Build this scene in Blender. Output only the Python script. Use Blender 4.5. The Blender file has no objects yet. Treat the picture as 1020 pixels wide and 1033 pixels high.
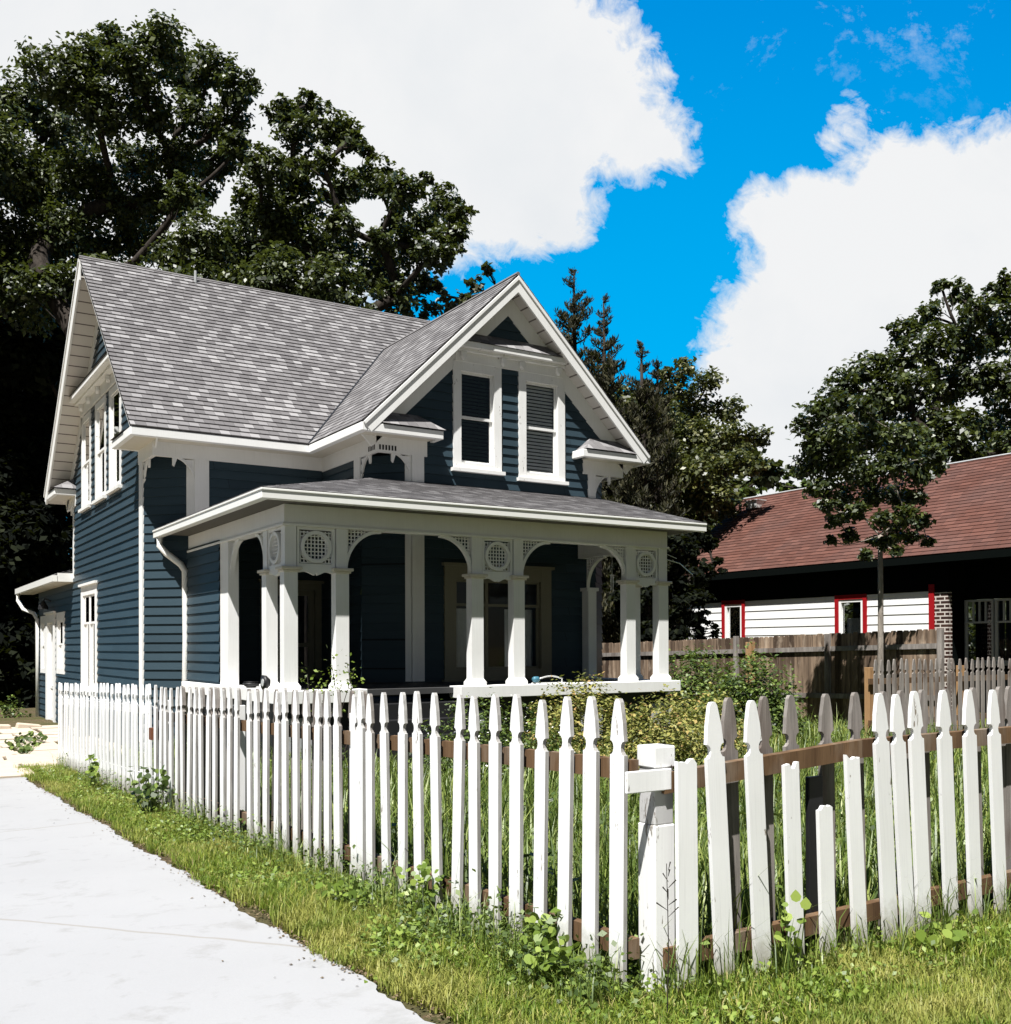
import bpy, math, random
import numpy as np
from mathutils import Vector, Matrix
random.seed(7); RNG = np.random.default_rng(11)
S = bpy.context.scene
COL = S.collection
R = math.radians

# ------------------------------------------------------------------ camera
CX, CY, EYE = -4.1066, -17.3206, 1.45
YAW, PIT, ROL, FPX, PYC = .5624, .0064, .0035, 1036.63, 645.39
def cam_setup():
    cam = bpy.data.cameras.new('camera'); o = bpy.data.objects.new('camera', cam); COL.objects.link(o)
    r = np.array([math.cos(YAW), -math.sin(YAW), 0]); f = np.array([math.sin(YAW), math.cos(YAW), 0]); u = np.array([0, 0, 1.])
    fw = f*math.cos(PIT)+u*math.sin(PIT); up = -f*math.sin(PIT)+u*math.cos(PIT)
    ri = r*math.cos(ROL)-up*math.sin(ROL); up2 = r*math.sin(ROL)+up*math.cos(ROL)
    M = Matrix(((ri[0], up2[0], -fw[0], CX), (ri[1], up2[1], -fw[1], CY), (ri[2], up2[2], -fw[2], EYE), (0, 0, 0, 1)))
    o.matrix_world = M
    cam.sensor_fit = 'HORIZONTAL'; cam.sensor_width = 36; cam.lens = FPX/1020*36
    cam.shift_y = (PYC-516.5)/1020; cam.clip_end = 3000; cam.clip_start = .05
    S.camera = o
cam_setup()
CAM = np.array([CX, CY, EYE])
def ray(u, v):
    X = (u-510)/FPX; Y = (PYC-v)/FPX
    X, Y = X*math.cos(ROL)+Y*math.sin(ROL), -X*math.sin(ROL)+Y*math.cos(ROL)
    Z = math.cos(PIT)-Y*math.sin(PIT); Y2 = math.sin(PIT)+Y*math.cos(PIT)
    return X*np.array([math.cos(YAW), -math.sin(YAW), 0])+Z*np.array([math.sin(YAW), math.cos(YAW), 0])+Y2*np.array([0, 0, 1.])
def at(u, v, d): return CAM+ray(u, v)*d          # a point seen in that direction at depth d
def gz(x, y):                                    # ground height
    t = min(max(y+13.9, -3.0), 15.5)
    return .01-.0243*t

# ------------------------------------------------------------------ materials
class NT:
    def __init__(s, name):
        m = bpy.data.materials.new(name); m.use_nodes = True; s.m = m; s.t = m.node_tree; s.t.nodes.clear()
        s.out = s.n('ShaderNodeOutputMaterial')
    def n(s, typ, **kw):
        nd = s.t.nodes.new(typ)
        for k, v in kw.items():
            if k.startswith('i_'):
                nd.inputs[k[2:].replace('_', ' ')].default_value = v
            else: setattr(nd, k, v)
        return nd
    def l(s, a, b): s.t.links.new(a, b)
    def math(s, op, a, b=None, clamp=False):
        nd = s.n('ShaderNodeMath', operation=op); nd.use_clamp = clamp
        for i, v in enumerate((a, b)):
            if v is None: continue
            if isinstance(v, (int, float)): nd.inputs[i].default_value = v
            else: s.l(v, nd.inputs[i])
        return nd.outputs[0]
    def mix(s, fac, a, b):
        nd = s.n('ShaderNodeMix', data_type='RGBA')
        for i, v in ((0, fac), (6, a), (7, b)):
            if isinstance(v, (int, float)): nd.inputs[i].default_value = v
            elif isinstance(v, tuple): nd.inputs[i].default_value = v+(1,) if len(v) == 3 else v
            else: s.l(v, nd.inputs[i])
        return nd.outputs[2]
    def ramp(s, fac, stops, interp='LINEAR'):
        nd = s.n('ShaderNodeValToRGB'); nd.color_ramp.interpolation = interp
        e = nd.color_ramp.elements
        while len(e) < len(stops): e.new(.5)
        for i, (p, c) in enumerate(stops):
            e[i].position = p; e[i].color = (c, c, c, 1) if isinstance(c, (int, float)) else tuple(c)+(1,)
        s.l(fac, nd.inputs[0]); return nd.outputs[0]
    def coords(s, rnd=True):
        tc = s.n('ShaderNodeTexCoord'); o = tc.outputs['Object']
        if rnd:
            oi = s.n('ShaderNodeObjectInfo'); v = s.n('ShaderNodeVectorMath', operation='ADD')
            sc = s.n('ShaderNodeVectorMath', operation='SCALE'); sc.inputs['Scale'].default_value = 37.
            cb = s.n('ShaderNodeCombineXYZ'); s.l(oi.outputs['Random'], cb.inputs[0]); s.l(oi.outputs['Random'], cb.inputs[2])
            s.l(cb.outputs[0], sc.inputs[0]); s.l(o, v.inputs[0]); s.l(sc.outputs[0], v.inputs[1]); o = v.outputs[0]
        return o
    def noise(s, co, scale, detail=4, rough=.55, dist=0., stretch=None):
        if stretch:
            mp = s.n('ShaderNodeMapping'); mp.inputs['Scale'].default_value = stretch; s.l(co, mp.inputs[0]); co = mp.outputs[0]
        nd = s.n('ShaderNodeTexNoise'); nd.inputs['Scale'].default_value = scale; nd.inputs['Detail'].default_value = detail
        nd.inputs['Roughness'].default_value = rough; nd.inputs['Distortion'].default_value = dist
        s.l(co, nd.inputs['Vector']); return nd.outputs['Fac']
    def bump(s, h, strength=.3, dist=.01):
        b = s.n('ShaderNodeBump'); b.inputs['Strength'].default_value = strength; b.inputs['Distance'].default_value = dist
        s.l(h, b.inputs['Height']); return b.outputs[0]
    def pbr(s, col, rough=.6, spec=.5, normal=None, metal=0.):
        p = s.n('ShaderNodeBsdfPrincipled'); s.bsdf = p
        if isinstance(col, tuple): p.inputs['Base Color'].default_value = col+(1,)
        else: s.l(col, p.inputs['Base Color'])
        if isinstance(rough, (int, float)): p.inputs['Roughness'].default_value = rough
        else: s.l(rough, p.inputs['Roughness'])
        p.inputs['Specular IOR Level'].default_value = spec; p.inputs['Metallic'].default_value = metal
        if normal is not None: s.l(normal, p.inputs['Normal'])
        s.l(p.outputs[0], s.out.inputs[0]); return s.m

def m_paint(name, col=(.8, .8, .78), wear=.70, weargrey=(.22, .19, .16), grime=.12, stretch=(1, 1, .25), rough=.5, foot=False):
    n = NT(name); co = n.coords()
    a = n.noise(co, 9, 5, .6, 0, stretch); b = n.noise(co, 55, 4, .65, .3, stretch); g = n.noise(co, 2.3, 4, .6)
    w = n.math('ADD', n.math('MULTIPLY', a, .55), n.math('MULTIPLY', b, .45))
    m = n.ramp(w, [(wear, 0), (wear+.02, 1)])
    dirt = n.mix(n.ramp(g, [(.35, grime), (.65, 0)]), col, tuple(c*.6*k for c, k in zip(col, (1, .95, .85))))
    gn = n.noise(co, 90, 4, .6, .2, (1, 1, .03)); dirt = n.mix(n.ramp(gn, [(.5, 0), (.75, .22)]), dirt, tuple(c*.62 for c in col))
    if foot:
        tc = n.n('ShaderNodeTexCoord'); sz = n.n('ShaderNodeSeparateXYZ'); n.l(tc.outputs['Object'], sz.inputs[0])
        hz = n.math('ADD', sz.outputs[2], n.math('MULTIPLY', n.math('SUBTRACT', n.noise(co, 25, 4, .7), .5), .22))
        dirt = n.mix(n.ramp(hz, [(.03, .75), (.2, 0)]), dirt, (.24, .21, .14))
    wood = n.mix(n.noise(co, 60, 3, .5, 0, (1, 1, .08)), tuple(c*.55 for c in weargrey), weargrey)
    c = n.mix(m, dirt, wood)
    nb = n.bump(n.math('SUBTRACT', n.math('MULTIPLY', n.noise(co, 90, 3, .5, 0, (1, 1, .1)), .3), m), .25, .003)
    return n.pbr(c, rough, .4, nb)
def m_wood(name, c1, c2, c3, scale=14, rough=.85):
    n = NT(name); co = n.coords()
    a = n.noise(co, scale, 6, .65, .4, (1, 1, .07)); b = n.noise(co, 3.5, 4, .6, 0, (1, 1, .35)); k = n.noise(co, 120, 3, .6, 0, (1, 1, .05))
    c = n.mix(n.ramp(a, [(.3, 0), (.7, 1)]), c1, c2); c = n.mix(n.ramp(b, [(.5, 0), (.72, .85)]), c, c3)
    c = n.mix(n.ramp(k, [(.55, 0), (.7, .5)]), c, tuple(x*.45 for x in c1))
    return n.pbr(c, rough, .25, n.bump(k, .4, .004))
def m_shingle(name, cols, expo, tabw, mortar=.0, dark=.35):
    # UV in metres: u along the eave, v up the slope; each tab gets its own shade
    n = NT(name); uv = n.n('ShaderNodeUVMap').outputs[0]; sp = n.n('ShaderNodeSeparateXYZ'); n.l(uv, sp.inputs[0])
    row = n.math('FLOOR', n.math('DIVIDE', sp.outputs[1], expo))
    wn = n.n('ShaderNodeTexWhiteNoise', noise_dimensions='1D'); n.l(row, wn.inputs['W'])
    uu = n.math('ADD', n.math('DIVIDE', sp.outputs[0], tabw), n.math('MULTIPLY', wn.outputs[0], 7.3))
    colf = n.math('FLOOR', uu); fr = n.math('FRACT', uu)
    cb = n.n('ShaderNodeCombineXYZ'); n.l(colf, cb.inputs[0]); n.l(row, cb.inputs[1])
    w2 = n.n('ShaderNodeTexWhiteNoise', noise_dimensions='2D'); n.l(cb.outputs[0], w2.inputs['Vector'])
    c = n.ramp(w2.outputs[0], cols)
    gr = n.noise(uv, 160, 3, .6); big = n.noise(uv, .7, 4, .6)
    c = n.mix(n.math('MULTIPLY', gr, .45), c, (.03, .028, .028))
    c = n.mix(n.ramp(big, [(.4, 0), (.8, .18)]), c, (.12, .117, .118))
    sl = n.math('LESS_THAN', fr, .035)
    c = n.mix(n.math('MULTIPLY', sl, .6), c, (.02, .02, .02))
    return n.pbr(c, .95, .15, n.bump(gr, .5, .004))
def m_siding(name, c1, c2, rough=.42):
    n = NT(name); co = n.coords()
    a = n.noise(co, 1.6, 5, .6); b = n.noise(co, 30, 4, .6, 0, (.08, .08, 1))
    c = n.mix(a, c1, c2); c = n.mix(n.math('MULTIPLY', b, .22), c, tuple(x*1.9 for x in c2))
    tc = n.n('ShaderNodeTexCoord'); sp = n.n('ShaderNodeSeparateXYZ'); n.l(tc.outputs['Object'], sp.inputs[0])
    row = n.math('FLOOR', n.math('DIVIDE', n.math('SUBTRACT', sp.outputs[2], .35), .154)); wr = n.n('ShaderNodeTexWhiteNoise', noise_dimensions='1D'); n.l(row, wr.inputs['W'])
    al = n.math('ADD', n.math('DIVIDE', n.math('ADD', sp.outputs[0], sp.outputs[1]), 3.1), n.math('MULTIPLY', wr.outputs[0], 9.)); cbx = n.n('ShaderNodeCombineXYZ'); n.l(n.math('FLOOR', al), cbx.inputs[0]); n.l(row, cbx.inputs[1])
    w2 = n.n('ShaderNodeTexWhiteNoise', noise_dimensions='2D'); n.l(cbx.outputs[0], w2.inputs['Vector'])
    c = n.mix(n.math('MULTIPLY', w2.outputs[0], .3), c, tuple(x*1.7 for x in c2)); c = n.mix(n.math('MULTIPLY', n.math('LESS_THAN', n.math('FRACT', al), .0022), .8), c, (.004, .005, .006))
    return n.pbr(c, rough, .12, n.bump(b, .12, .003))
def m_leaf(name, stops, rough=.45, trans=.22, spec=.5, patch=None):
    n = NT(name); g = n.n('ShaderNodeNewGeometry')
    c = n.ramp(g.outputs['Random Per Island'], stops)
    if patch:
        po = g.outputs['Position']; a1 = n.noise(po, 1.1, 4, .6, .4); a2 = n.noise(po, 3.7, 4, .6, .4)
        c = n.mix(n.ramp(a1, [(.46, 0), (.62, .75)]), c, patch[0]); c = n.mix(n.ramp(a2, [(.52, 0), (.66, .8)]), c, patch[1])
    p = n.n('ShaderNodeBsdfPrincipled'); n.l(c, p.inputs['Base Color']); p.inputs['Roughness'].default_value = rough
    p.inputs['Specular IOR Level'].default_value = spec
    t = n.n('ShaderNodeBsdfTranslucent'); mx = n.n('ShaderNodeMixShader'); mx.inputs[0].default_value = trans
    tc = n.mix(.5, c, (.16, .2, .02)); n.l(tc, t.inputs[0])
    n.l(p.outputs[0], mx.inputs[1]); n.l(t.outputs[0], mx.inputs[2]); n.l(mx.outputs[0], n.out.inputs[0]); return n.m
def m_glass(name, tint=(.98, .99, .99), refl=.06):
    n = NT(name); fr = n.n('ShaderNodeFresnel'); fr.inputs[0].default_value = 1.5
    t = n.n('ShaderNodeBsdfTransparent'); t.inputs[0].default_value = tint+(1,)
    g = n.n('ShaderNodeBsdfGlossy'); g.inputs['Roughness'].default_value = .03; g.inputs[0].default_value = (.9, .9, .9, 1)
    mx = n.n('ShaderNodeMixShader'); n.l(fr.outputs[0], mx.inputs[0]); n.l(t.outputs[0], mx.inputs[1]); n.l(g.outputs[0], mx.inputs[2])
    n.l(mx.outputs[0], n.out.inputs[0]); return n.m
def m_plain(name, col, rough=.6, metal=0., var=.15, scale=12, spec=.4):
    n = NT(name); co = n.coords(); a = n.noise(co, scale, 4, .6)
    return n.pbr(n.mix(a, tuple(x*(1-var) for x in col), tuple(min(1, x*(1+var)) for x in col)), rough, spec, None, metal)
def m_bark(name, c1, c2):
    n = NT(name); co = n.coords(False); a = n.noise(co, 10, 6, .7, .5, (1, 1, .2))
    return n.pbr(n.mix(n.ramp(a, [(.35, 0), (.65, 1)]), c1, c2), .95, .1, n.bump(a, .8, .03))
def m_brick():
    n = NT('red brick'); co = n.coords(False); sw = n.n('ShaderNodeSeparateXYZ'); n.l(co, sw.inputs[0])
    cb = n.n('ShaderNodeCombineXYZ'); n.l(n.math('ADD', sw.outputs[1], sw.outputs[0]), cb.inputs[0]); n.l(sw.outputs[2], cb.inputs[1])
    b = n.n('ShaderNodeTexBrick'); n.l(cb.outputs[0], b.inputs['Vector']); b.inputs['Scale'].default_value = 1
    b.inputs['Brick Width'].default_value = .22; b.inputs['Row Height'].default_value = .085; b.inputs['Mortar Size'].default_value = .014
    b.inputs['Color1'].default_value = (.06, .028, .02, 1); b.inputs['Color2'].default_value = (.03, .015, .012, 1); b.inputs['Mortar'].default_value = (.55, .5, .45, 1)
    return n.pbr(b.outputs[0], .9, .2, n.bump(b.outputs['Fac'], -.5, .008))
def m_concrete():
    n = NT('pale concrete'); co = n.coords(False)
    a = n.noise(co, .6, 6, .65); b = n.noise(co, 70, 4, .7); st = n.noise(co, 4, 5, .7, .4)
    c = n.mix(a, (.29, .29, .293), (.345, .345, .348)); c = n.mix(n.ramp(st, [(.55, 0), (.75, .5)]), c, (.19, .185, .17))
    c = n.mix(n.math('MULTIPLY', b, .25), c, (.22, .215, .21))
    cr = n.n('ShaderNodeTexVoronoi', feature='DISTANCE_TO_EDGE'); cr.inputs['Scale'].default_value = .22
    wp = n.n('ShaderNodeMix', data_type='VECTOR'); wp.inputs[0].default_value = .08
    nz = n.n('ShaderNodeTexNoise'); nz.inputs['Scale'].default_value = 2.5; nz.inputs['Detail'].default_value = 6; n.l(co, nz.inputs[0])
    n.l(co, wp.inputs[4]); n.l(nz.outputs[1], wp.inputs[5]); n.l(wp.outputs[1], cr.inputs[0])
    c = n.mix(n.ramp(cr.outputs[0], [(.0, .7), (.004, 0)]), c, (.22, .2, .17))
    return n.pbr(c, .9, .2, n.bump(b, .25, .004))
def m_soil():
    n = NT('soil and thatch'); co = n.coords(False)
    a = n.noise(co, .8, 5, .6); b = n.noise(co, 14, 6, .7, .6); d = n.noise(co, 80, 4, .7)
    c = n.mix(n.ramp(b, [(.35, 0), (.65, 1)]), (.05, .04, .022), (.16, .12, .07)); c = n.mix(n.ramp(a, [(.42, 0), (.6, .7)]), c, (.07, .08, .025))
    c = n.mix(n.math('MULTIPLY', d, .4), c, (.03, .025, .015))
    return n.pbr(c, 1, .1, n.bump(d, .8, .02))
def m_flag():
    n = NT('sandstone flags'); co = n.coords(); a = n.noise(co, 5, 6, .7, .3); b = n.noise(co, 60, 3, .6)
    c = n.mix(a, (.42, .35, .27), (.62, .54, .45)); c = n.mix(n.math('MULTIPLY', b, .3), c, (.25, .2, .15))
    return n.pbr(c, .9, .2, n.bump(a, .4, .01))

M = dict(
 white=m_paint('white house paint', wear=.74), trim=m_paint('peeling white window paint', wear=.615, grime=.2),
 fence=m_paint('old white fence paint', (.82, .82, .81), wear=.615, weargrey=(.3, .25, .2), grime=.12, foot=True), post=m_paint('peeling white post paint', (.8, .8, .79), wear=.58, weargrey=(.36, .33, .29)),
 oldwood=m_wood('weathered grey wood', (.14, .125, .112), (.33, .3, .272), (.09, .06, .045)),
 rail=m_wood('brown rail wood', (.075, .04, .018), (.16, .095, .048), (.24, .2, .155), 10),
 board=m_wood('streaked fence boards', (.10, .07, .048), (.36, .29, .225), (.03, .02, .016), 6),
 newpost=m_wood('raw pine post', (.3, .17, .075), (.42, .26, .13), (.2, .11, .05), 10),
 siding=m_siding('slate blue siding', (.0215, .0355, .0455), (.029, .047, .059)),
 soffit=m_paint('cream soffit paint', (.62, .58, .49), wear=.72), gutter=m_plain('white gutter metal', (.78, .78, .74), .35, 0, .05),
 shingle=m_shingle('grey shingles', [(0, (.145, .138, .14)), (.4, (.19, .182, .183)), (.7, (.235, .226, .228)), (.85, (.295, .286, .287)), (1, (.36, .35, .35))], .145, .17),
 redshingle=m_shingle('brown red shingles', [(0, (.1, .04, .028)), (.6, (.126, .051, .036)), (1, (.16, .068, .049))], .15, .3),
 tan=m_paint('olive tan with porch shade in colour', (.17, .16, .11), wear=.75), ceil=m_plain('tan porch ceiling with shade in colour', (.09, .085, .07), .8), dark=m_plain('unlit room black', (.006, .006, .007), .9), black=m_plain('black paint', (.012, .012, .013), .5),  # tan, ceil and dark are darkened: porch and room shade put into colour
 blind=m_plain('white blind slats', (.9, .92, .93), .5), dblind=m_plain('green grey blind slats', (.035, .06, .055), .6), curtain=m_plain('pale curtain cloth', (.5, .52, .5), .9),
 glass=m_glass('window glass'), nsiding=m_plain('white painted boards', (.82, .82, .8), .5, 0, .06), red=m_plain('red trim paint', (.32, .008, .012), .45, 0, .1),
 ndark=m_plain('dark green with eave shade in colour', (.003, .0045, .004), .9, spec=.03), brick=m_brick(), concrete=m_concrete(), soil=m_soil(), flag=m_flag(),  # ndark: dark green taken near black to carry the shade under the eave
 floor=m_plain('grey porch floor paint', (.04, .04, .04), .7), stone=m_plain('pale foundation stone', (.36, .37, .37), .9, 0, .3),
 bark=m_bark('grey brown bark', (.014, .011, .009), (.05, .042, .035)), palebark=m_bark('pale mottled bark', (.14, .12, .1), (.36, .32, .27)),
 rust=m_plain('rusty iron', (.12, .04, .015), .8, 0, .4, 40), metal=m_plain('pale metal', (.7, .7, .68), .35, .4), blueplastic=m_plain('blue plastic', (.05, .16, .22), .4),
 oak=m_leaf('oak leaves', [(0, (.012, .018, .007)), (.5, (.028, .042, .012)), (.8, (.062, .08, .02)), (1, (.11, .13, .035))]),
 shade=m_leaf('thicket leaves with shade in colour', [(0, (.003, .004, .003)), (.7, (.006, .008, .005)), (1, (.02, .024, .012))], .8, .06, .05),  # leaf colour taken near black to stand for deep shade
 maple=m_leaf('broad tree leaves', [(0, (.025, .032, .01)), (.5, (.06, .07, .018)), (.85, (.11, .115, .03)), (1, (.17, .165, .05))]),
 cedar=m_leaf('cedar sprays', [(0, (.018, .019, .012)), (.6, (.036, .035, .018)), (1, (.075, .068, .032))], .7, .1, .2),
 olive=m_leaf('olive grey leaves', [(0, (.03, .036, .02)), (.6, (.055, .062, .032)), (1, (.11, .115, .07))]),
 gold=m_leaf('golden shrub leaves', [(0, (.07, .085, .02)), (.45, (.2, .21, .05)), (.85, (.4, .37, .11)), (1, (.42, .25, .1))], .5, .3, .3),
 bush=m_leaf('green bush leaves', [(0, (.025, .045, .01)), (.6, (.08, .125, .025)), (1, (.2, .27, .06))], .45, .28, .4),
 grass=m_leaf('grass blades', [(0, (.07, .12, .014)), (.4, (.17, .25, .03)), (.75, (.3, .36, .05)), (.9, (.42, .4, .1)), (1, (.5, .42, .2))], .5, .42, .3, ((.42, .4, .11), (.13, .22, .025))),
 tall=m_leaf('tall shaded grass', [(0, (.045, .08, .014)), (.6, (.13, .19, .03)), (1, (.32, .37, .1))], .45, .3, .5),
 weed=m_leaf('bright weed leaves', [(0, (.08, .13, .018)), (.6, (.17, .25, .035)), (1, (.3, .38, .08))], .45, .35, .4),
 hedgefar=m_leaf('distant tree leaves', [(0, (.02, .028, .012)), (.7, (.04, .05, .02)), (1, (.08, .09, .035))]),
 edgewood=m_wood('half painted picket edge', (.26, .25, .235), (.46, .45, .43), (.17, .15, .13)), greypaint=m_paint('worn grey paint', (.5, .495, .49), wear=.62), litter=m_leaf('dry leaf litter', [(0, (.05, .035, .02)), (1, (.2, .15, .09))], .9, .05, .1),
)

# ------------------------------------------------------------------ mesh builder
class MB:
    def __init__(s): s.v = []; s.f = []; s.mi = []; s.uv = {}
    def face(s, pts, mi=0, uv=None):
        b = len(s.v); s.v += [tuple(p) for p in pts]
        if uv: s.uv[len(s.f)] = uv
        s.f.append(tuple(range(b, b+len(pts)))); s.mi.append(mi)
    def box(s, a, b, mi=0):
        x0, x1 = sorted((a[0], b[0])); y0, y1 = sorted((a[1], b[1])); z0, z1 = sorted((a[2], b[2]))
        i = len(s.v)
        s.v += [(x0, y0, z0), (x1, y0, z0), (x1, y1, z0), (x0, y1, z0), (x0, y0, z1), (x1, y0, z1), (x1, y1, z1), (x0, y1, z1)]
        for q in ((0, 3, 2, 1), (4, 5, 6, 7), (0, 1, 5, 4), (1, 2, 6, 5), (2, 3, 7, 6), (3, 0, 4, 7)):
            s.f.append(tuple(i+k for k in q)); s.mi.append(mi)
    def prism(s, poly, fr, t0, t1, mi=0, mi_side=None):
        # poly of (s,z) in frame fr=(o,ux,uz,n), extruded between offsets t0 and t1 along n
        o, ux, uz, n = fr; k = len(poly); i = len(s.v)
        for t in (t0, t1):
            for (a, z) in poly: s.v.append(tuple(o+a*ux+z*uz+t*n))
        s.f.append(tuple(i+j for j in range(k-1, -1, -1))); s.mi.append(mi)
        s.f.append(tuple(i+k+j for j in range(k))); s.mi.append(mi)
        for j in range(k):
            s.f.append((i+j, i+(j+1) % k, i+k+(j+1) % k, i+k+j)); s.mi.append(mi if mi_side is None else mi_side)
    def tube(s, pts, radii, seg=8, mi=0, cap=True):
        pts = [np.array(p, float) for p in pts]; i = len(s.v); n = len(pts)
        if isinstance(radii, (int, float)): radii = [radii]*n
        for k, p in enumerate(pts):
            d = pts[min(k+1, n-1)]-pts[max(k-1, 0)]; d /= (np.linalg.norm(d)+1e-9)
            a = np.cross(d, [0, 0, 1.]) if abs(d[2]) < .95 else np.cross(d, [1., 0, 0]); a /= np.linalg.norm(a); b = np.cross(d, a)
            for q in range(seg):
                t = 2*math.pi*q/seg; s.v.append(tuple(p+radii[k]*(math.cos(t)*a+math.sin(t)*b)))
        for k in range(n-1):
            for q in range(seg):
                s.f.append((i+k*seg+q, i+k*seg+(q+1) % seg, i+(k+1)*seg+(q+1) % seg, i+(k+1)*seg+q)); s.mi.append(mi)
        if cap:
            s.f.append(tuple(i+q for q in range(seg-1, -1, -1))); s.mi.append(mi); s.f.append(tuple(i+(n-1)*seg+q for q in range(seg))); s.mi.append(mi)
    def build(s, name, mats, parent=None, off=None, bevel=0, smooth=False):
        me = bpy.data.meshes.new(name)
        o0 = np.array(off if off is not None else (root_loc(parent) if parent else (0, 0, 0)), float)
        V = np.array(s.v, float)-o0
        me.from_pydata(V.tolist(), [], s.f)
        for m in (mats if isinstance(mats, (list, tuple)) else [mats]): me.materials.append(m)
        me.polygons.foreach_set('material_index', s.mi)
        if s.uv:
            u = me.uv_layers.new(name='UVMap')
            for fi, c in s.uv.items():
                for li, q in zip(me.polygons[fi].loop_indices, c): u.data[li].uv = q
        if smooth: me.polygons.foreach_set('use_smooth', [True]*len(s.f))
        me.update()
        ob = bpy.data.objects.new(name, me); COL.objects.link(ob)
        if parent: ob.parent = parent
        if off is not None or parent is None: ob.location = o0 if parent is None else (o0-root_loc(parent))
        if bevel:
            b = ob.modifiers.new('bevel', 'BEVEL'); b.width = bevel; b.segments = 2; b.limit_method = 'ANGLE'
        return ob
    def build_split(s, name, mats, parent=None, bevel=0, tol=.012, **kw):
        # one object per separate piece (pieces whose boxes touch stay together)
        n = len(s.v); par = list(range(n))
        def find(a):
            while par[a] != a: par[a] = par[par[a]]; a = par[a]
            return a
        for f in s.f:
            for k in f[1:]: par[find(k)] = find(f[0])
        comp = {}
        for i in range(n): comp.setdefault(find(i), []).append(i)
        V = np.array(s.v); keys = list(comp); bb = [(V[comp[k]].min(0)-tol/2, V[comp[k]].max(0)+tol/2) for k in keys]
        g = list(range(len(keys)))
        def fg(a):
            while g[a] != a: a = g[a]
            return a
        for i in range(len(keys)):
            for j in range(i):
                if np.all(bb[i][0] <= bb[j][1]) and np.all(bb[j][0] <= bb[i][1]): g[fg(i)] = fg(j)
        cid = {k: fg(i) for i, k in enumerate(keys)}; out = []
        for c in sorted(set(cid.values())):
            m = MB(); mp = {}
            for fi, f in enumerate(s.f):
                if cid[find(f[0])] != c: continue
                for k in f:
                    if k not in mp: mp[k] = len(m.v); m.v.append(s.v[k])
                if fi in s.uv: m.uv[len(m.f)] = s.uv[fi]
                m.f.append(tuple(mp[k] for k in f)); m.mi.append(s.mi[fi])
            out.append(m.build(name, mats, parent, bevel=bevel, **kw))
        return out
def root_loc(o):
    l = np.zeros(3)
    while o is not None: l += np.array(o.location); o = o.parent
    return l
def thing(name, label, cat, loc, group=None):
    o = bpy.data.objects.new(name, None); COL.objects.link(o); o.location = loc; o.empty_display_size = .3
    return tag(o, label, cat, group)
def tag(o, label, cat, group=None):
    o['label'] = label; o['category'] = cat
    if group: o['group'] = group
    return o
def quads_obj(name, V, n_per, mat, parent=None, origin=None, faces=None):
    # V: (N, n_per, 3) polygons, each its own island
    N = len(V); me = bpy.data.meshes.new(name); o0 = np.array(origin if origin is not None else root_loc(parent))
    W = (V-o0).reshape(-1, 3)
    me.vertices.add(len(W)); me.vertices.foreach_set('co', W.astype(np.float32).ravel())
    tpl = faces or [tuple(range(n_per))]; flat = np.array([k for f in tpl for k in f], np.int32); nl = len(flat)
    st = np.cumsum([0]+[len(f) for f in tpl])[:-1]
    me.loops.add(N*nl); me.loops.foreach_set('vertex_index', (np.arange(N, dtype=np.int32)[:, None]*n_per+flat).ravel())
    me.polygons.add(N*len(tpl)); me.polygons.foreach_set('loop_start', (np.arange(N, dtype=np.int32)[:, None]*nl+st.astype(np.int32)).ravel().astype(np.int32))
    me.materials.append(mat); me.update(calc_edges=True); me.validate()
    ob = bpy.data.objects.new(name, me); COL.objects.link(ob)
    if parent: ob.parent = parent
    else: ob.location = o0
    return ob

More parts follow.
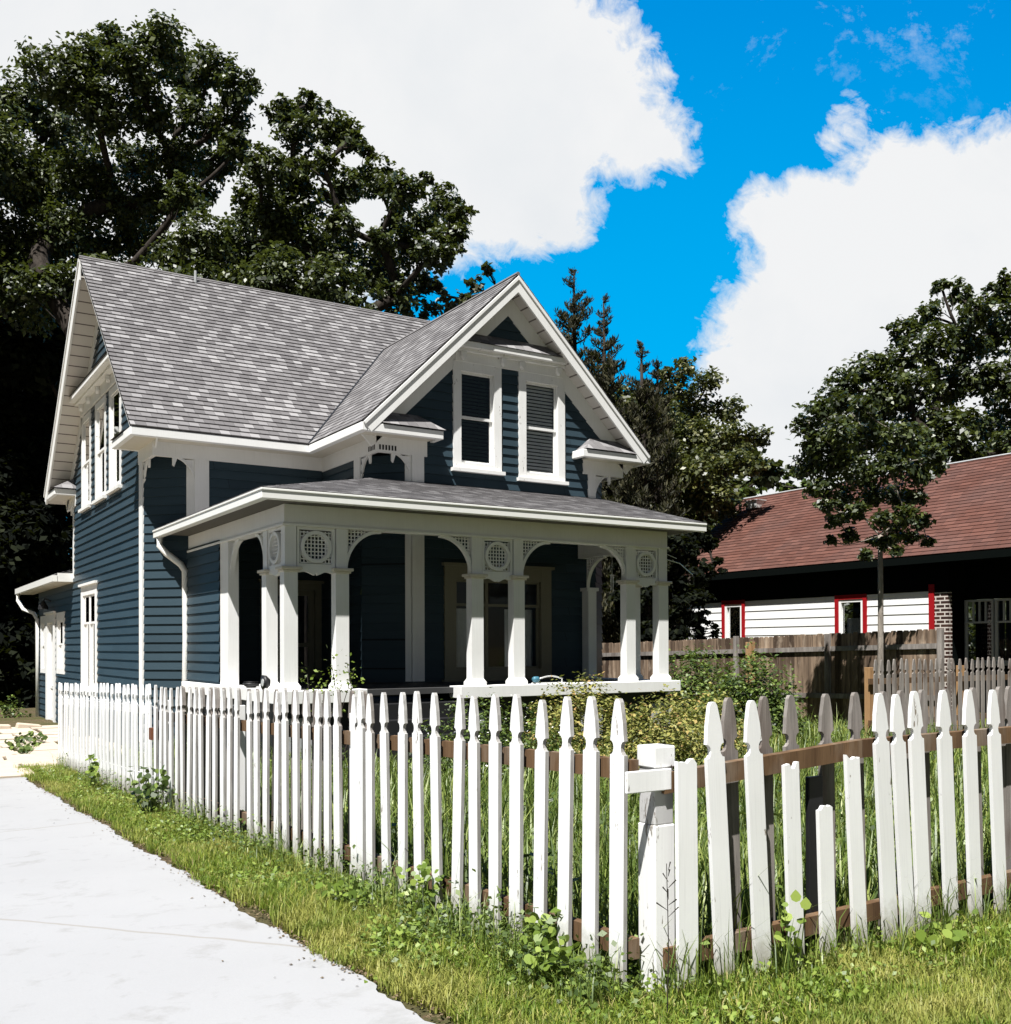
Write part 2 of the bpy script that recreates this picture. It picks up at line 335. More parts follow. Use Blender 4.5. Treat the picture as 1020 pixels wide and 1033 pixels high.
V3 = lambda *a: np.array(a, float)
FX = lambda x: (V3(x, 0, 0), V3(0, 1, 0), V3(0, 0, 1), V3(-1, 0, 0))      # plane X=x facing left
FY = lambda y: (V3(0, y, 0), V3(1, 0, 0), V3(0, 0, 1), V3(0, -1, 0))      # plane Y=y facing front
def clip(poly, ax, val, keep_less):
    out = []
    for i in range(len(poly)):
        p, q = poly[i], poly[(i+1) % len(poly)]
        a = (p[ax]-val)*(1 if keep_less else -1) <= 1e-9; b = (q[ax]-val)*(1 if keep_less else -1) <= 1e-9
        if a: out.append(p)
        if a != b:
            t = (val-p[ax])/(q[ax]-p[ax]); out.append((p[0]+t*(q[0]-p[0]), p[1]+t*(q[1]-p[1])))
    return out
def lap(mb, poly, fr, expo, t, holes=(), zref=0., mi=0, jit=0.):
    # overlapping courses (clapboards, shingles) over a convex polygon, with rectangular openings
    o, ux, uz, n = fr
    flip = np.dot(np.cross(ux, uz), n) < 0
    zmin = min(p[1] for p in poly); zmax = max(p[1] for p in poly)
    k0 = math.floor((zmin-zref)/expo); k1 = math.ceil((zmax-zref)/expo)
    for k in range(k0, k1):
        zb = zref+k*expo; zt = zb+expo
        cuts = sorted({zb, zt, *[h for ho in holes for h in ho[2:4] if zb < h < zt]})
        for za, zc in zip(cuts[:-1], cuts[1:]):
            strip = clip(clip(poly, 1, za, False), 1, zc, True)
            if len(strip) < 3: continue
            iv = [(-1e3, 1e3)]
            for (s0, s1, h0, h1) in holes:
                if h0 < zc-1e-6 and h1 > za+1e-6:
                    nv = []
                    for a, b in iv:
                        if s1 <= a or s0 >= b: nv.append((a, b)); continue
                        if s0 > a: nv.append((a, s0))
                        if s1 < b: nv.append((s1, b))
                    iv = nv
            for a, b in iv:
                pc = clip(clip(strip, 0, a, False), 0, b, True)
                if len(pc) < 3: continue
                P = [o+p[0]*ux+p[1]*uz+(t*(1-(p[1]-zb)/expo)+.001)*n for p in pc]; U = [tuple(p) for p in pc]
                if flip: P = P[::-1]; U = U[::-1]
                mb.face(P, mi, U)
                if za == zb:
                    lo = [p for p in pc if abs(p[1]-zb) < 1e-6]
                    if len(lo) >= 2:
                        sa, sb = min(p[0] for p in lo), max(p[0] for p in lo)
                        q = [o+sa*ux+zb*uz+n*.0, o+sb*ux+zb*uz+n*.0, o+sb*ux+zb*uz+(t+.001)*n, o+sa*ux+zb*uz+(t+.001)*n]
                        if flip: q = q[::-1]
                        mb.face(q, mi, [(sa, zb), (sb, zb), (sb, zb), (sa, zb)])
def rect(s0, s1, z0, z1): return [(s0, z0), (s1, z0), (s1, z1), (s0, z1)]
def bar(mb, p, q, w, n, t0, t1, mi=0):
    # flat bar in a plane frame from 2D p to q, width w
    d = np.array(q, float)-np.array(p, float); L = np.linalg.norm(d); d /= L; m = np.array([-d[1], d[0]])*w/2
    a = np.array(p, float); b = np.array(q, float)
    mb.prism([tuple(a-m), tuple(b-m), tuple(b+m), tuple(a+m)], n, t0, t1, mi)

# ------------------------------------------------------------------ the house
A0, B0, C0, C2, A2, OV, OVG, OVF = 2.947, 2.2855, .678, .61, 7.924, .422, .462, .355
ZE, ZEB, ZR, ZR2, DEP = 4.976, 4.824, 9.077, 7.815, 8.025
P1, P2, Q, PO, ZG, ZGB, ZB, ZS, ZST = .552, 7.055, 4.5687, .447, 3.428, 3.293, 3.062, .712, .885
XR = 8.3                       # right end of the main block
EX = .154
house = thing('house', 'dark slate blue two storey wooden house with white trim and a columned front porch', 'house', (4, 1, -.35))
def window(root, fr, s0, s1, z0, z1, tw=.13, tt=.045, rail=.5, blind=None, sill=True, crown=True, rec=0., paint='trim', name='window', transom=None, mull=None, bow=False):
    w = MB()
    w.prism(rect(s0, s0+tw, z0, z1), fr, -.12, tt); w.prism(rect(s1-tw, s1, z0, z1), fr, -.12, tt)
    w.prism(rect(s0+tw, s1-tw, z1-tw, z1), fr, -.12, tt-.003); w.prism(rect(s0+tw, s1-tw, z0, z0+tw*.7), fr, -.12, tt-.003)
    if crown: w.prism(rect(s0-.04, s1+.04, z1, z1+.05), fr, 0, tt+.05)
    o = w.build(name, M[paint], root)
    if sill:
        q = MB(); q.prism(rect(s0-.04, s1+.04, z0-.06, z0), fr, 0, tt+.06); q.build('sill', M[paint], o)
    a0, a1, b0, b1 = s0+tw, s1-tw, z0+tw*.7, z1-tw
    sw = .045; zm = b0+(b1-b0)*rail; k = MB()
    for (c0, c1, n0) in ((zm-.02, b1, -.02+rec), (b0, zm+.02, -.045+rec)):
        k.prism(rect(a0, a0+sw, c0, c1), fr, n0-.03, n0); k.prism(rect(a1-sw, a1, c0, c1), fr, n0-.03, n0)
        k.prism(rect(a0+sw, a1-sw, c1-.04, c1), fr, n0-.03, n0-.001); k.prism(rect(a0+sw, a1-sw, c0, c0+.045), fr, n0-.03, n0-.001)
    if mull:
        for sx in mull: k.prism(rect(sx-.03, sx+.03, b0, b1), fr, -.08+rec, -.015+rec)
    k.build('sash', M[paint], o)
    g = MB()
    for (c0, c1, n0) in ((zm, b1-.03, -.03+rec), (b0+.03, zm, -.055+rec)):
        P = [fr[0]+a*fr[1]+z*fr[2]+n0*fr[3] for a, z in rect(a0+.02, a1-.02, c0, c1)]; g.face(P)
    g.build('pane', M['glass'], o)
    if blind:
        bl = MB(); nz = int((b1-b0)/.062)
        for i in range(nz):
            z = b0+.03+i*.062; c = [(-.1+rec, z+.048), (-.078+rec, z)]
            P = [fr[0]+a0*fr[1]+c[0][1]*fr[2]+c[0][0]*fr[3], fr[0]+a1*fr[1]+c[0][1]*fr[2]+c[0][0]*fr[3], fr[0]+a1*fr[1]+c[1][1]*fr[2]+c[1][0]*fr[3], fr[0]+a0*fr[1]+c[1][1]*fr[2]+c[1][0]*fr[3]]
            bl.face(P)
        bl.build('blind', M[blind], o)
    bk = MB(); bk.prism(rect(a0-.05, a1+.05, b0-.05, b1+.05), fr, -.6, -.58); bk.build('unlit_room_board', M['dark'], o)  # near-black board behind the glass stands in for the unlit room
    return o

# walls ---------------------------------------------------------------
F_G, F_M, F_W = FX(0), FY(0), FY(-B0)
gw = [(5.25, 6.30, 4.42, 6.39), (3.72, 4.79, 4.42, 6.39), (2.36, 3.42, 4.44, 6.39)]     # gable windows (Y range)
lw = (4.63, 6.37, .45, 2.76)
ext = dict(w1=(8.5, 9.62, .83, 2.3), w2=(11.35, 12.2, .8, 2.28), door=(9.78, 11.18, -.5, 2.3))
wl = MB()
hin = lambda h, tw=.13: (h[0]+tw*.6, h[1]-tw*.6, h[2]+.06, h[3]-.07)
holes = [hin(h) for h in gw]+[hin(lw)]
ZTOP = ZR-.14
lap(wl, rect(C0, DEP-C0, -.5, 4.85), F_G, EX, .025, holes)
lap(wl, [(.15, 4.85), (DEP-.15, 4.85), (DEP/2, ZTOP-.05)], F_G, EX, .025, holes)
# cut corner wall of the main block
r2 = math.sqrt(.5)
FC1 = (V3(0, C0, 0), V3(r2, -r2, 0), V3(0, 0, 1), V3(-r2, -r2, 0))
lap(wl, rect(0, C0/r2, -.5, 4.7), FC1, EX, .025)
FC1b = (V3(C0, DEP, 0), V3(-r2, -r2, 0), V3(0, 0, 1), V3(-r2, r2, 0))
lap(wl, rect(0, C0/r2, 3.0, 4.7), FC1b, EX, .025)
door = (1.78, 2.90, .885, 2.58)
lap(wl, rect(C0, A0, -.5, 4.85), F_M, EX, .025, [(1.9, 2.78, .885, 2.46)])
F_L = FX(A0)
lap(wl, rect(-B0+C2, 0, .8, 4.7), F_L, EX, .025)
FC2 = (V3(A0, -B0+C2, 0), V3(r2, -r2, 0), V3(0, 0, 1), V3(-r2, -r2, 0)); lap(wl, rect(0, C2/r2, .8, 4.6), FC2, EX, .025)
FC3 = (V3(A2-C2, -B0, 0), V3(r2, r2, 0), V3(0, 0, 1), V3(r2, -r2, 0)); lap(wl, rect(0, C2/r2, -.3, 4.6), FC3, EX, .025)
fw = [(4.33, 5.28, 4.45, 6.25), (5.64, 6.62, 4.39, 6.25)]
pw = (4.15, 6.31, .9, 2.80)
lap(wl, rect(A0+C2, A2-C2, .6, 5.1), F_W, EX, .025, [hin(h) for h in fw]+[hin(pw, .22)])
XM = (A0+A2)/2
sl2 = (ZR2-ZE)/(XM-(A0-OV)); sl1 = (ZR-ZE)/(DEP/2+OV)
def zw(x): return ZE+sl2*(min(x, 2*XM-x)-(A0-OV))-.2
lap(wl, [(A0, 5.1), (A2, 5.1), (A2, zw(A2)), (XM, zw(XM)), (A0, zw(A0))], F_W, EX, .025, [hin(h) for h in fw])
# right side and back, seen from elsewhere
FR = (V3(A2, 0, 0), V3(0, 1, 0), V3(0, 0, 1), V3(1, 0, 0)); lap(wl, rect(-B0+C2, 0, -.3, 4.8), FR, EX, .025)
FRm = (V3(XR, 0, 0), V3(0, 1, 0), V3(0, 0, 1), V3(1, 0, 0)); lap(wl, rect(0, DEP, -.4, 4.85), FRm, EX, .025); lap(wl, [(.1, 4.85), (DEP-.1, 4.85), (DEP/2, ZTOP)], FRm, EX, .025)
lap(wl, rect(A2, XR, -.4, 4.85), FY(0.001), EX, .025)
FBk = (V3(0, DEP, 0), V3(1, 0, 0), V3(0, 0, 1), V3(0, 1, 0)); lap(wl, rect(C0, XR, 3.0, 4.85), FBk, EX, .025)
# rear single storey part
lap(wl, rect(DEP-C0, 12.6, -.6, 2.95), F_G, EX, .025, [hin(ext['w1']), hin(ext['w2']), (9.9, 11.06, -.5, 2.2)])
FB2 = (V3(0, 12.6, 0), V3(1, 0, 0), V3(0, 0, 1), V3(0, 1, 0)); lap(wl, rect(0, XR, -.6, 2.95), FB2, EX, .025)
FR2 = (V3(XR, 0, 0), V3(0, 1, 0), V3(0, 0, 1), V3(1, 0, 0)); lap(wl, rect(DEP, 12.6, -.6, 2.95), FR2, EX, .025)
# porch side wing wall
lap(wl, rect(-1.8, 0.0, .885, ZB+.02), FX(P1), EX, .025)
walls = wl.build('wall', M['siding'], house)
# inner shell keeps rooms dark
sh = MB(); sh.box((C0+.25, C0+.25, .1), (XR-.3, DEP-C0-.25, .15)); sh.box((.9, .9, 4.1), (XR-.3, DEP-.9, 4.14)); sh.box((A0+.8, -B0+.85, 4.1), (A2-.8, .9, 4.14))
sh.build_split('inner_floor', M['dark'], house)

# roofs ----------------------------------------------------------------
rf = MB()
L1 = math.hypot(DEP/2+OV, ZR-ZE)
def slope_frame(o, ux, run, rise):
    uz = V3(*run)+V3(0, 0, rise); uz /= np.linalg.norm(uz); n = np.cross(ux, uz); n = n if n[2] > 0 else -n
    return (V3(*o), V3(*ux), uz, n)
XE = XR+.4
Fm = slope_frame((0, -OV, ZE), V3(1, 0, 0), (0, 1, 0), sl1)
lap(rf, rect(-OVG, XE, 0, L1), Fm, .145, .02)
Fb = slope_frame((0, DEP+OV, ZE), V3(1, 0, 0), (0, -1, 0), sl1)
lap(rf, rect(-OVG, XE, 0, L1), Fb, .145, .02)
rf.tube([(-OVG, DEP/2, ZR+.0), (XE, DEP/2, ZR+.0)], .035, 6)
# solid deck under the shingles
for fr in (Fm, Fb): rf.prism(rect(-OVG+.03, XE-.03, .03, L1-.06), fr, -.1, -.006, 0)
roof = rf.build('roof', M['shingle'], house)
r2m = MB(); LW = math.hypot(XM-(A0-OV), ZR2-ZE); YF = -B0-OVF; y4 = (ZR2-ZE)/sl1-OV
Fl = slope_frame((A0-OV, 0, ZE), V3(0, 1, 0), (1, 0, 0), sl2); Fr = slope_frame((A2+OV, 0, ZE), V3(0, 1, 0), (-1, 0, 0), sl2)
for fr in (Fl, Fr):
    lap(r2m, [(YF, 0), (-OV, 0), (y4, LW), (YF, LW)], fr, .145, .009)
    r2m.prism([(YF+.03, .03), (-OV-.02, .03), (y4-.1, LW-.06), (YF+.03, LW-.06)], fr, -.1, -.006)
r2m.tube([(XM, YF, ZR2), (XM, y4+.05, ZR2)], .035, 6)
r2m.build('front_gable_roof', M['shingle'], house)
vm = MB(); vm.tube([(A0-OV, -OV, ZE+.012), (XM, y4, ZR2+.012)], .022, 6); vm.build('valley_flashing', M['black'], house)
vp = MB()
vp.tube([(1.75, 3.85, ZR-.2), (1.75, 3.85, ZR+.1)], .028, 8)
vp.build_split('vent_pipe', M['stone'], house)

# porch roof
pr_ = MB(); ps = .264; YE = -Q-PO; XL = P1-PO; XRt = P2+PO
yb = -B0; zt_ = ZG+ps*(yb-YE)
Fp = slope_frame((0, YE, ZG), V3(1, 0, 0), (0, 1, 0), ps); Lp = math.hypot(yb-YE, zt_-ZG)
lap(pr_, [(XL, 0), (XRt, 0), (XRt, Lp), (XL+(yb-YE), Lp)], Fp, .145, .009)
run = A0-XL; Lq = run*math.sqrt(1+ps*ps)
Fq = slope_frame((XL, 0, ZG), V3(0, 1, 0), (1, 0, 0), ps)
lap(pr_, [(YE, 0), (.52, 0), (-.02, C0-XL+.02), (-.02, Lq), (YE+run, Lq)], Fq, .145, .009)
pr_.prism([(XL+.05, .05), (XRt-.02, .05), (XRt-.02, Lp), (XL+(yb-YE)+.05, Lp)], Fp, -.1, -.006)
pr_.prism([(YE+.1, .05), (.45, .05), (-.04, C0-XL), (-.04, Lq), (YE+run, Lq)], Fq, -.1, -.006)
porch_roof = pr_.build('porch_roof', M['shingle'], house)

# eaves, soffits, boards ----------------------------------------------
ev = MB(); fh = .152
def gut(mb, a, b, z0, z1, d):                 # box run between two plan points, thickness d to the inside vector
    (x0, y0), (x1, y1) = a, b; mb.box((min(x0, x1)-(d[0] < 0)*abs(d[0]), min(y0, y1)-(d[1] < 0)*abs(d[1]), z0), (max(x0, x1)+max(d[0], 0), max(y0, y1)+max(d[1], 0), z1))
RT = 1.45                                       # length of the eave returns
GT = ZE-.014
gut(ev, (-OVG+.007, -OV), (A0-OV, -OV), ZEB, GT, (0, .1))
gut(ev, (A0-OV, -OV+.1), (A0-OV, YF+.007), ZEB, GT, (.1, 0))
gut(ev, (A2+OV, .2), (A2+OV, YF+.007), ZEB, GT, (-.1, 0))
gut(ev, (A0-OV+.1, YF+.007), (A0-OV+RT, YF+.007), ZEB, GT, (0, .08))
gut(ev, (A2+OV-.1, YF+.007), (A2+OV-RT-.1, YF+.007), ZEB, GT, (0, .08))
gut(ev, (-OVG+.007, -OV+.1), (-OVG+.007, 1.0), ZEB, GT, (.08, 0))
gut(ev, (-OVG+.007, DEP+OV-.1), (-OVG+.007, DEP-1.0), ZEB, GT, (.08, 0))
gut(ev, (-OVG+.007, DEP+OV), (XE, DEP+OV), ZEB, GT, (0, -.1))
ev.box((A0-OV+RT-.08, YF+.08, ZEB), (A0-OV+RT, -B0, GT)); ev.box((A2+OV-RT-.1, YF+.08, ZEB), (A2+OV-RT-.02, -B0, GT))
ev.box((-OVG+.08, .92, ZEB), (0, 1.0, GT)); ev.box((-OVG+.08, DEP-1.0, ZEB), (0, DEP-.92, GT))
ev.build_split('eave_fascia', M['white'], house, bevel=.012)
so = MB(); zs0 = ZEB+.01; zs1 = ZEB+.03
so.box((-OVG+.02, -OV+.1, zs0), (A0-OV+.1, C0+.1, zs1)); so.box((-OVG+.08, C0+.1, zs0), (.1, .93, zs1)); so.box((-OVG+.08, DEP-.93, zs0), (.7, DEP+OV-.1, zs1))
so.box((A0-OV+.1, YF+.08, zs0-.002), (A0+C2+.3, .05, zs1-.002)); so.box((A2-C2-.3, YF+.08, zs0-.002), (A2+OV-.1, .2, zs1-.002))
so.build_split('soffit', M['soffit'], house)
# return roofs (little hips)
rr = MB()
def ret_roof(p):                                  # p: outline of 4 eave corners, ridge 2 points at wall
    rr.face(p)
zt2 = ZE+.27
x0, x1 = A0-OV+.05, A0-OV+RT+.03; yF = YF-.02
def hip(fr, s0, s1, nout, zr_, inner):            # fr plane of the wall; eave out by nout; hip at end s1
    o, ux, uz, n = fr
    P = lambda s, z, t: o+s*ux+z*uz+t*n
    d = inner
    a, b, c, e = P(s0, ZE+.002, nout), P(s1, ZE+.002, nout), P(s1-d, zr_, .02), P(s0, zr_, .02)
    L = abs(s1-s0)
    rr.face([a, b, c, e], 0, [(0, 0), (L, 0), (L-abs(d), .4), (0, .4)])
    rr.face([b, P(s1, ZE+.002, .0), c], 0, [(0, 0), (.35, 0), (.35, .4)])
hip(F_W, x0+.3, x1, OVF+.02, zt2, .33); hip(F_W, 2*XM-x0-.3, 2*XM-x1, OVF+.02, zt2, -.33)
hip(F_G, .1, 1.04, OVG+.02, zt2, .33); hip(F_G, DEP-.1, DEP-1.04, OVG+.02, zt2, -.33)
for f in range(len(rr.f)): pass
rr.build_split('return_roof', M['shingle'], house)
# barge boards + rake soffits + rake friezes
bb = MB(); rs = MB(); rz = MB()
def rake(fr, sA, zA, sB, zB, over, bw=.2, fz=.26, drop=.03, cap=True):
    o, ux, uz, n = fr
    d = np.array([sB-sA, zB-zA]); L = np.linalg.norm(d); d /= L; m = np.array([d[1], -d[0]]); m = m if m[1] < 0 else -m
    a = np.array([sA, zA])+m*drop; b = np.array([sB, zB])+m*drop
    # vertical cut at the top so both sides meet
    def band(mb, w0, w1, t0, t1, top_s=sB):
        p = [a+m*w0, b+m*w0, b+m*w1, a+m*w1]
        def cut(w): # point on the line with offset w at s = top
            q = a+m*w; k = (top_s-q[0])/d[0]; return q+d*k
        poly = [tuple(a+m*w0), tuple(cut(w0)), tuple(cut(w1)), tuple(a+m*w1)]
        mb.prism(poly, fr, t0, t1)
    band(bb, 0, bw, over-.04, over)
    if cap: band(bb, -.005, .05, over, over+.02)
    band(rs, bw-.06, bw-.04, .0, over-.04)
    band(rz, bw-.04, bw+fz-.04, .0, .03)
rake(F_W, A0-OV, ZE, XM, ZR2, OVF); rake(F_W, A2+OV, ZE, XM, ZR2, OVF)
rake(F_G, -OV, ZE, DEP/2, ZR, OVG-.03, bw=.07, drop=.05, cap=False, fz=.3); rake(F_G, DEP+OV, ZE, DEP/2, ZR, OVG, bw=.3)
rake(FRm, -OV, ZE, DEP/2, ZR, .4); rake(FRm, DEP+OV, ZE, DEP/2, ZR, .4)
bb.build_split('barge_board', M['white'], house, bevel=.006); rz.build_split('rake_frieze', M['white'], house)
# rake soffit planks (with gaps between boards, as in the photo)
n_ = NT('grooved soffit paint'); uvn = n_.coords(False); sp_ = n_.n('ShaderNodeSeparateXYZ'); n_.l(uvn, sp_.inputs[0])
gr_ = n_.math('FRACT', n_.math('DIVIDE', sp_.outputs[2], .17)); ms_ = n_.math('LESS_THAN', gr_, .1)
n_.pbr(n_.mix(ms_, (.6, .57, .53), (.12, .1, .09)), .6, .3); rs.build_split('rake_soffit', n_.m, house)
# friezes below the eaves, spanning the cut corners
fz = MB(); fb = 4.60
fz.box((-.03, -.03, fb), (A0, .04, ZEB+.01)); fz.box((-.03, .04, fb), (.04, 1.0, ZEB+.01)); fz.box((-.03, DEP-1., fb), (.04, DEP+.03, ZEB+.01))
fz.box((A0-.03, -B0-.03, fb-.02), (A0+.04, -.03, ZEB+.008)); fz.box((A0+.04, -B0-.03, fb-.02), (A0+C2+.28, -B0+.04, ZEB+.008)); fz.box((A2-C2-.28, -B0-.03, fb-.02), (A2+.03, -B0+.04, ZEB+.008)); fz.box((A2-.04, -B0+.04, fb-.02), (A2+.03, 0, ZEB+.008))
fz.build_split('frieze', M['white'], house)
# corner boards
cb = MB()
cb.prism(rect(C0-.0, C0+.23, -.5, fb), F_G, 0, .035); cb.prism(rect(DEP-C0-.1, DEP-C0, 3., fb), F_G, 0, .03)
cb.prism(rect(C0/r2-.15, C0/r2, ZG+.1, fb), FC1, 0, .03); cb.prism(rect(C0-.02, C0+.22, ZG+.1, fb), F_M, 0, .034)
cb.prism(rect(-B0+C2, -B0+C2+.24, zt_, fb), F_L, 0, .034); cb.prism(rect(C2/r2-.1, C2/r2, .88, fb), FC2, 0, .03); cb.prism(rect(A0+C2, A0+C2+.22, .88, fb), F_W, 0, .034)
cb.prism(rect(A2-C2-.17, A2-C2, zt_-.1, fb), F_W, 0, .034)
cb.prism(rect(A0+C2+.2, A0+C2+.2, 0, 0.01), F_W, 0, .001) if False else None
cb.build_split('corner_board', M['white'], house)
# brackets in the cut corners
def qbracket(fr, s, z, ds, w, h, th=.03, t0=-.02, rim=.05, name='bracket', par=None):
    b = MB(); N = 12; pts = []
    for i in range(N+1):
        t = math.pi/2*i/N; pts.append((s+ds*(w-w*math.cos(t) if False else w*(1-math.cos(t))), z-h+h*math.sin(t)))
    out = [(s, z-h)]+[(s+ds*w*(1-math.cos(math.pi/2*i/N))+ds*0, z-h+(h-.0)*math.sin(math.pi/2*i/N)) for i in range(N+1)]+[(s, z)]
    # curved web: between the wall edge and a quarter ellipse
    cur = [(s+ds*w*(1-math.cos(math.pi/2*i/N)), z-h+h*math.sin(math.pi/2*i/N)) for i in range(N+1)]
    for i in range(N):
        p, q = cur[i], cur[i+1]
        b.prism([p, q, (q[0]-ds*rim*1.3*(1-.5*i/N), q[1]+rim*.2+.02), (p[0]-ds*rim*1.3*(1-.5*(i-1)/N) if i else s-ds*.0, p[1]+.02)], fr, t0, t0+th)
    kx, kz = cur[N//2]
    b.prism([(s, z-.02), (s, z-h*.6), (kx, kz), (s+ds*w*.62, z-.02)], fr, t0+.004, t0+th-.004)
    b.prism([(s+ds*w*.78, z), (s+ds*w, z), (s+ds*w, z-.12), (s+ds*w*.92, z-.15), (s+ds*w*.86, z-.08)], fr, t0, t0+th+.004)
    return b.build(name, M['white'], par or house)
qbracket(FX(0), C0, fb, -1, .38, .5); qbracket(FY(0), C0, fb, 1*-1, .38, .5)
qbracket(FX(A0), -B0+C2, fb-.02, -1, .36, .5); qbracket(FY(-B0), A0+C2, fb-.02, -1, .36, .5)
qbracket(FY(-B0), A2-C2, fb-.02, 1, .36, .5); qbracket(FX(0), DEP-C0, fb, 1, .36, .45)
# drilled dentil strip over the front cut corner and the main one
dn = MB()
for i in range(6): dn.prism(rect(A0+.02+i*.055, A0+.05+i*.055, fb+.02, fb+.1), FY(-B0), .03, .034)
for i in range(5): dn.prism(rect(-B0+.02+i*.055, -B0+.05+i*.055, fb+.02, fb+.1), FX(A0), .03, .034)
dn.build_split('dentil', M['black'], house, tol=.06)

# cornice hoods over the windows
def hood(fr, s0, s1, z0, z1, out, corb, name='window_hood'):
    h = MB(); o, ux, uz, n = fr
    h.prism(rect(s0+.05, s1-.05, z0, z1-.1), fr, 0, .05)
    h.prism(rect(s0, s1, z1-.1, z1), fr, 0, out)
    h.prism(rect(s0+.05, s1-.05, z1-.15, z1-.1), fr, .05, out*.6)
    ob = h.build(name, M['trim'], house, bevel=.006)
    t = MB(); P = lambda s, z, k: o+s*ux+z*uz+k*n
    zr_ = z1+.22
    t.face([P(s0-.02, z1+.003, out+.02), P(s1+.02, z1+.003, out+.02), P(s1-.25, zr_, .01), P(s0+.25, zr_, .01)], 0, [(0, 0), (s1-s0, 0), (s1-s0-.25, .4), (.25, .4)])
    t.face([P(s0-.02, z1+.003, 0), P(s0-.02, z1+.003, out+.02), P(s0+.25, zr_, .01)], 0, [(0, 0), (.3, 0), (.3, .4)])
    t.face([P(s1+.02, z1+.003, out+.02), P(s1+.02, z1+.003, 0), P(s1-.25, zr_, .01)], 0, [(0, 0), (.3, 0), (.3, .4)])
    t.build('hood_roof', M['shingle'], ob)
    for s in corb:
        c = MB(); c.prism([(s-.05, z1-.15), (s+.05, z1-.15), (s+.05, z1-.24), (s, z1-.3), (s-.05, z1-.24)], fr, .05, .13); c.build('corbel', M['trim'], ob, bevel=.015)
hood(F_W, 4.32, 6.62, 6.25, 6.56, .22, (4.5, 5.3, 5.68, 6.45))
hood(F_G, 1.75, 6.35, 6.42, 6.78, .3, (2.2, 3.2, 4.2, 5.2, 6.0))
# windows --------------------------------------------------------------
window(house, F_W, *fw[0], tw=.15, blind='dblind', crown=False)['label'] = 'left upper front window with dark green blinds'
window(house, F_W, *fw[1], tw=.15, blind='blind', crown=False)['label'] = 'right upper front window with white blinds'
for h in gw: window(house, F_G, *h, blind='dblind', crown=False, tw=.13, tt=.03, rec=.025)
window(house, F_G, *lw, tw=.2, tt=.03, blind=None, sill=False, rail=.7, paint='white', rec=.025, mull=[5.5])
cu = MB()
for i in range(26):
    y = 4.85+i*.05; cu.face([(.1+.03*(i % 2), y, .5), (.1+.03*((i+1) % 2), y+.05, .5), (.1+.03*((i+1) % 2), y+.05, 2.0), (.1+.03*(i % 2), y, 2.0)])
cu.build('curtain', M['curtain'], house)
window(house, F_G, *ext['w1'], tw=.2, tt=.03, rec=.025, sill=False, crown=False, paint='white'); window(house, F_G, *ext['w2'], tw=.18, tt=.03, rec=.025, sill=False, crown=False, paint='white')
def door_part(fr, d, tw, colm, glass=None, paint='white'):
    a, b, z0, z1 = d; w = MB()
    w.prism(rect(a, a+tw, z0, z1), fr, -.1, .05); w.prism(rect(b-tw, b, z0, z1), fr, -.1, .05); w.prism(rect(a+tw, b-tw, z1-tw, z1), fr, -.1, .048); w.prism(rect(a-.04, b+.04, z1, z1+.05), fr, 0, .09)
    o = w.build('door_frame', M[paint], house)
    p = MB(); i0, i1, k1 = a+tw, b-tw, z1-tw
    p.prism(rect(i0, i0+.1, z0, k1), fr, -.07, -.02); p.prism(rect(i1-.1, i1, z0, k1), fr, -.07, -.02); p.prism(rect(i0+.1, i1-.1, z0, z0+.22), fr, -.07, -.021); p.prism(rect(i0+.1, i1-.1, k1-.1, k1), fr, -.07, -.021)
    zm = z0+(k1-z0)*.36; p.prism(rect(i0+.1, i1-.1, zm, zm+.07), fr, -.07, -.021)
    if glass is None: p.prism(rect(i0+.1, i1-.1, z0+.22, k1-.1), fr, -.06, -.04)
    dd = p.build('door', M[colm], house)
    if glass:
        g = MB(); g.prism(rect(i0+.1, i1-.1, z0+.22, k1-.1), fr, -.05, -.045); g.build('pane', M['glass'], dd)
        k = MB(); k.prism(rect(i0, i1, z0, k1), fr, -.5, -.48); k.build('unlit_room_board', M['dark'], dd)
    hh = MB(); hh.tube([fr[0]+(i0+.06)*fr[1]+(z0+1.0)*fr[2]-.02*fr[3], fr[0]+(i0+.06)*fr[1]+(z0+1.0)*fr[2]+.05*fr[3]], [.012, .028], 8); hh.build('handle', M['metal'], dd)
door_part(F_M, door, .12, 'tan', True, paint='tan')
door_part(F_G, ext['door'], .22, 'white')
# big porch window: transom and curtains
window(house, F_W, *pw, tw=.22, rail=.72, blind=None, sill=True, paint='tan', mull=[5.0])  # tan frame colour is darkened to carry the porch shade
cu = MB()
for i in range(34):
    x = 4.4+i*.05; o_ = .25+.035*math.sin(i*1.3); o2 = .25+.035*math.sin((i+1)*1.3)
    if 14 < i < 22: continue
    cu.face([(x, -B0+o_, 1.0), (x+.05, -B0+o2, 1.0), (x+.05, -B0+o2, 2.1), (x, -B0+o_, 2.1)])
cu.build('curtain', M['curtain'], house)

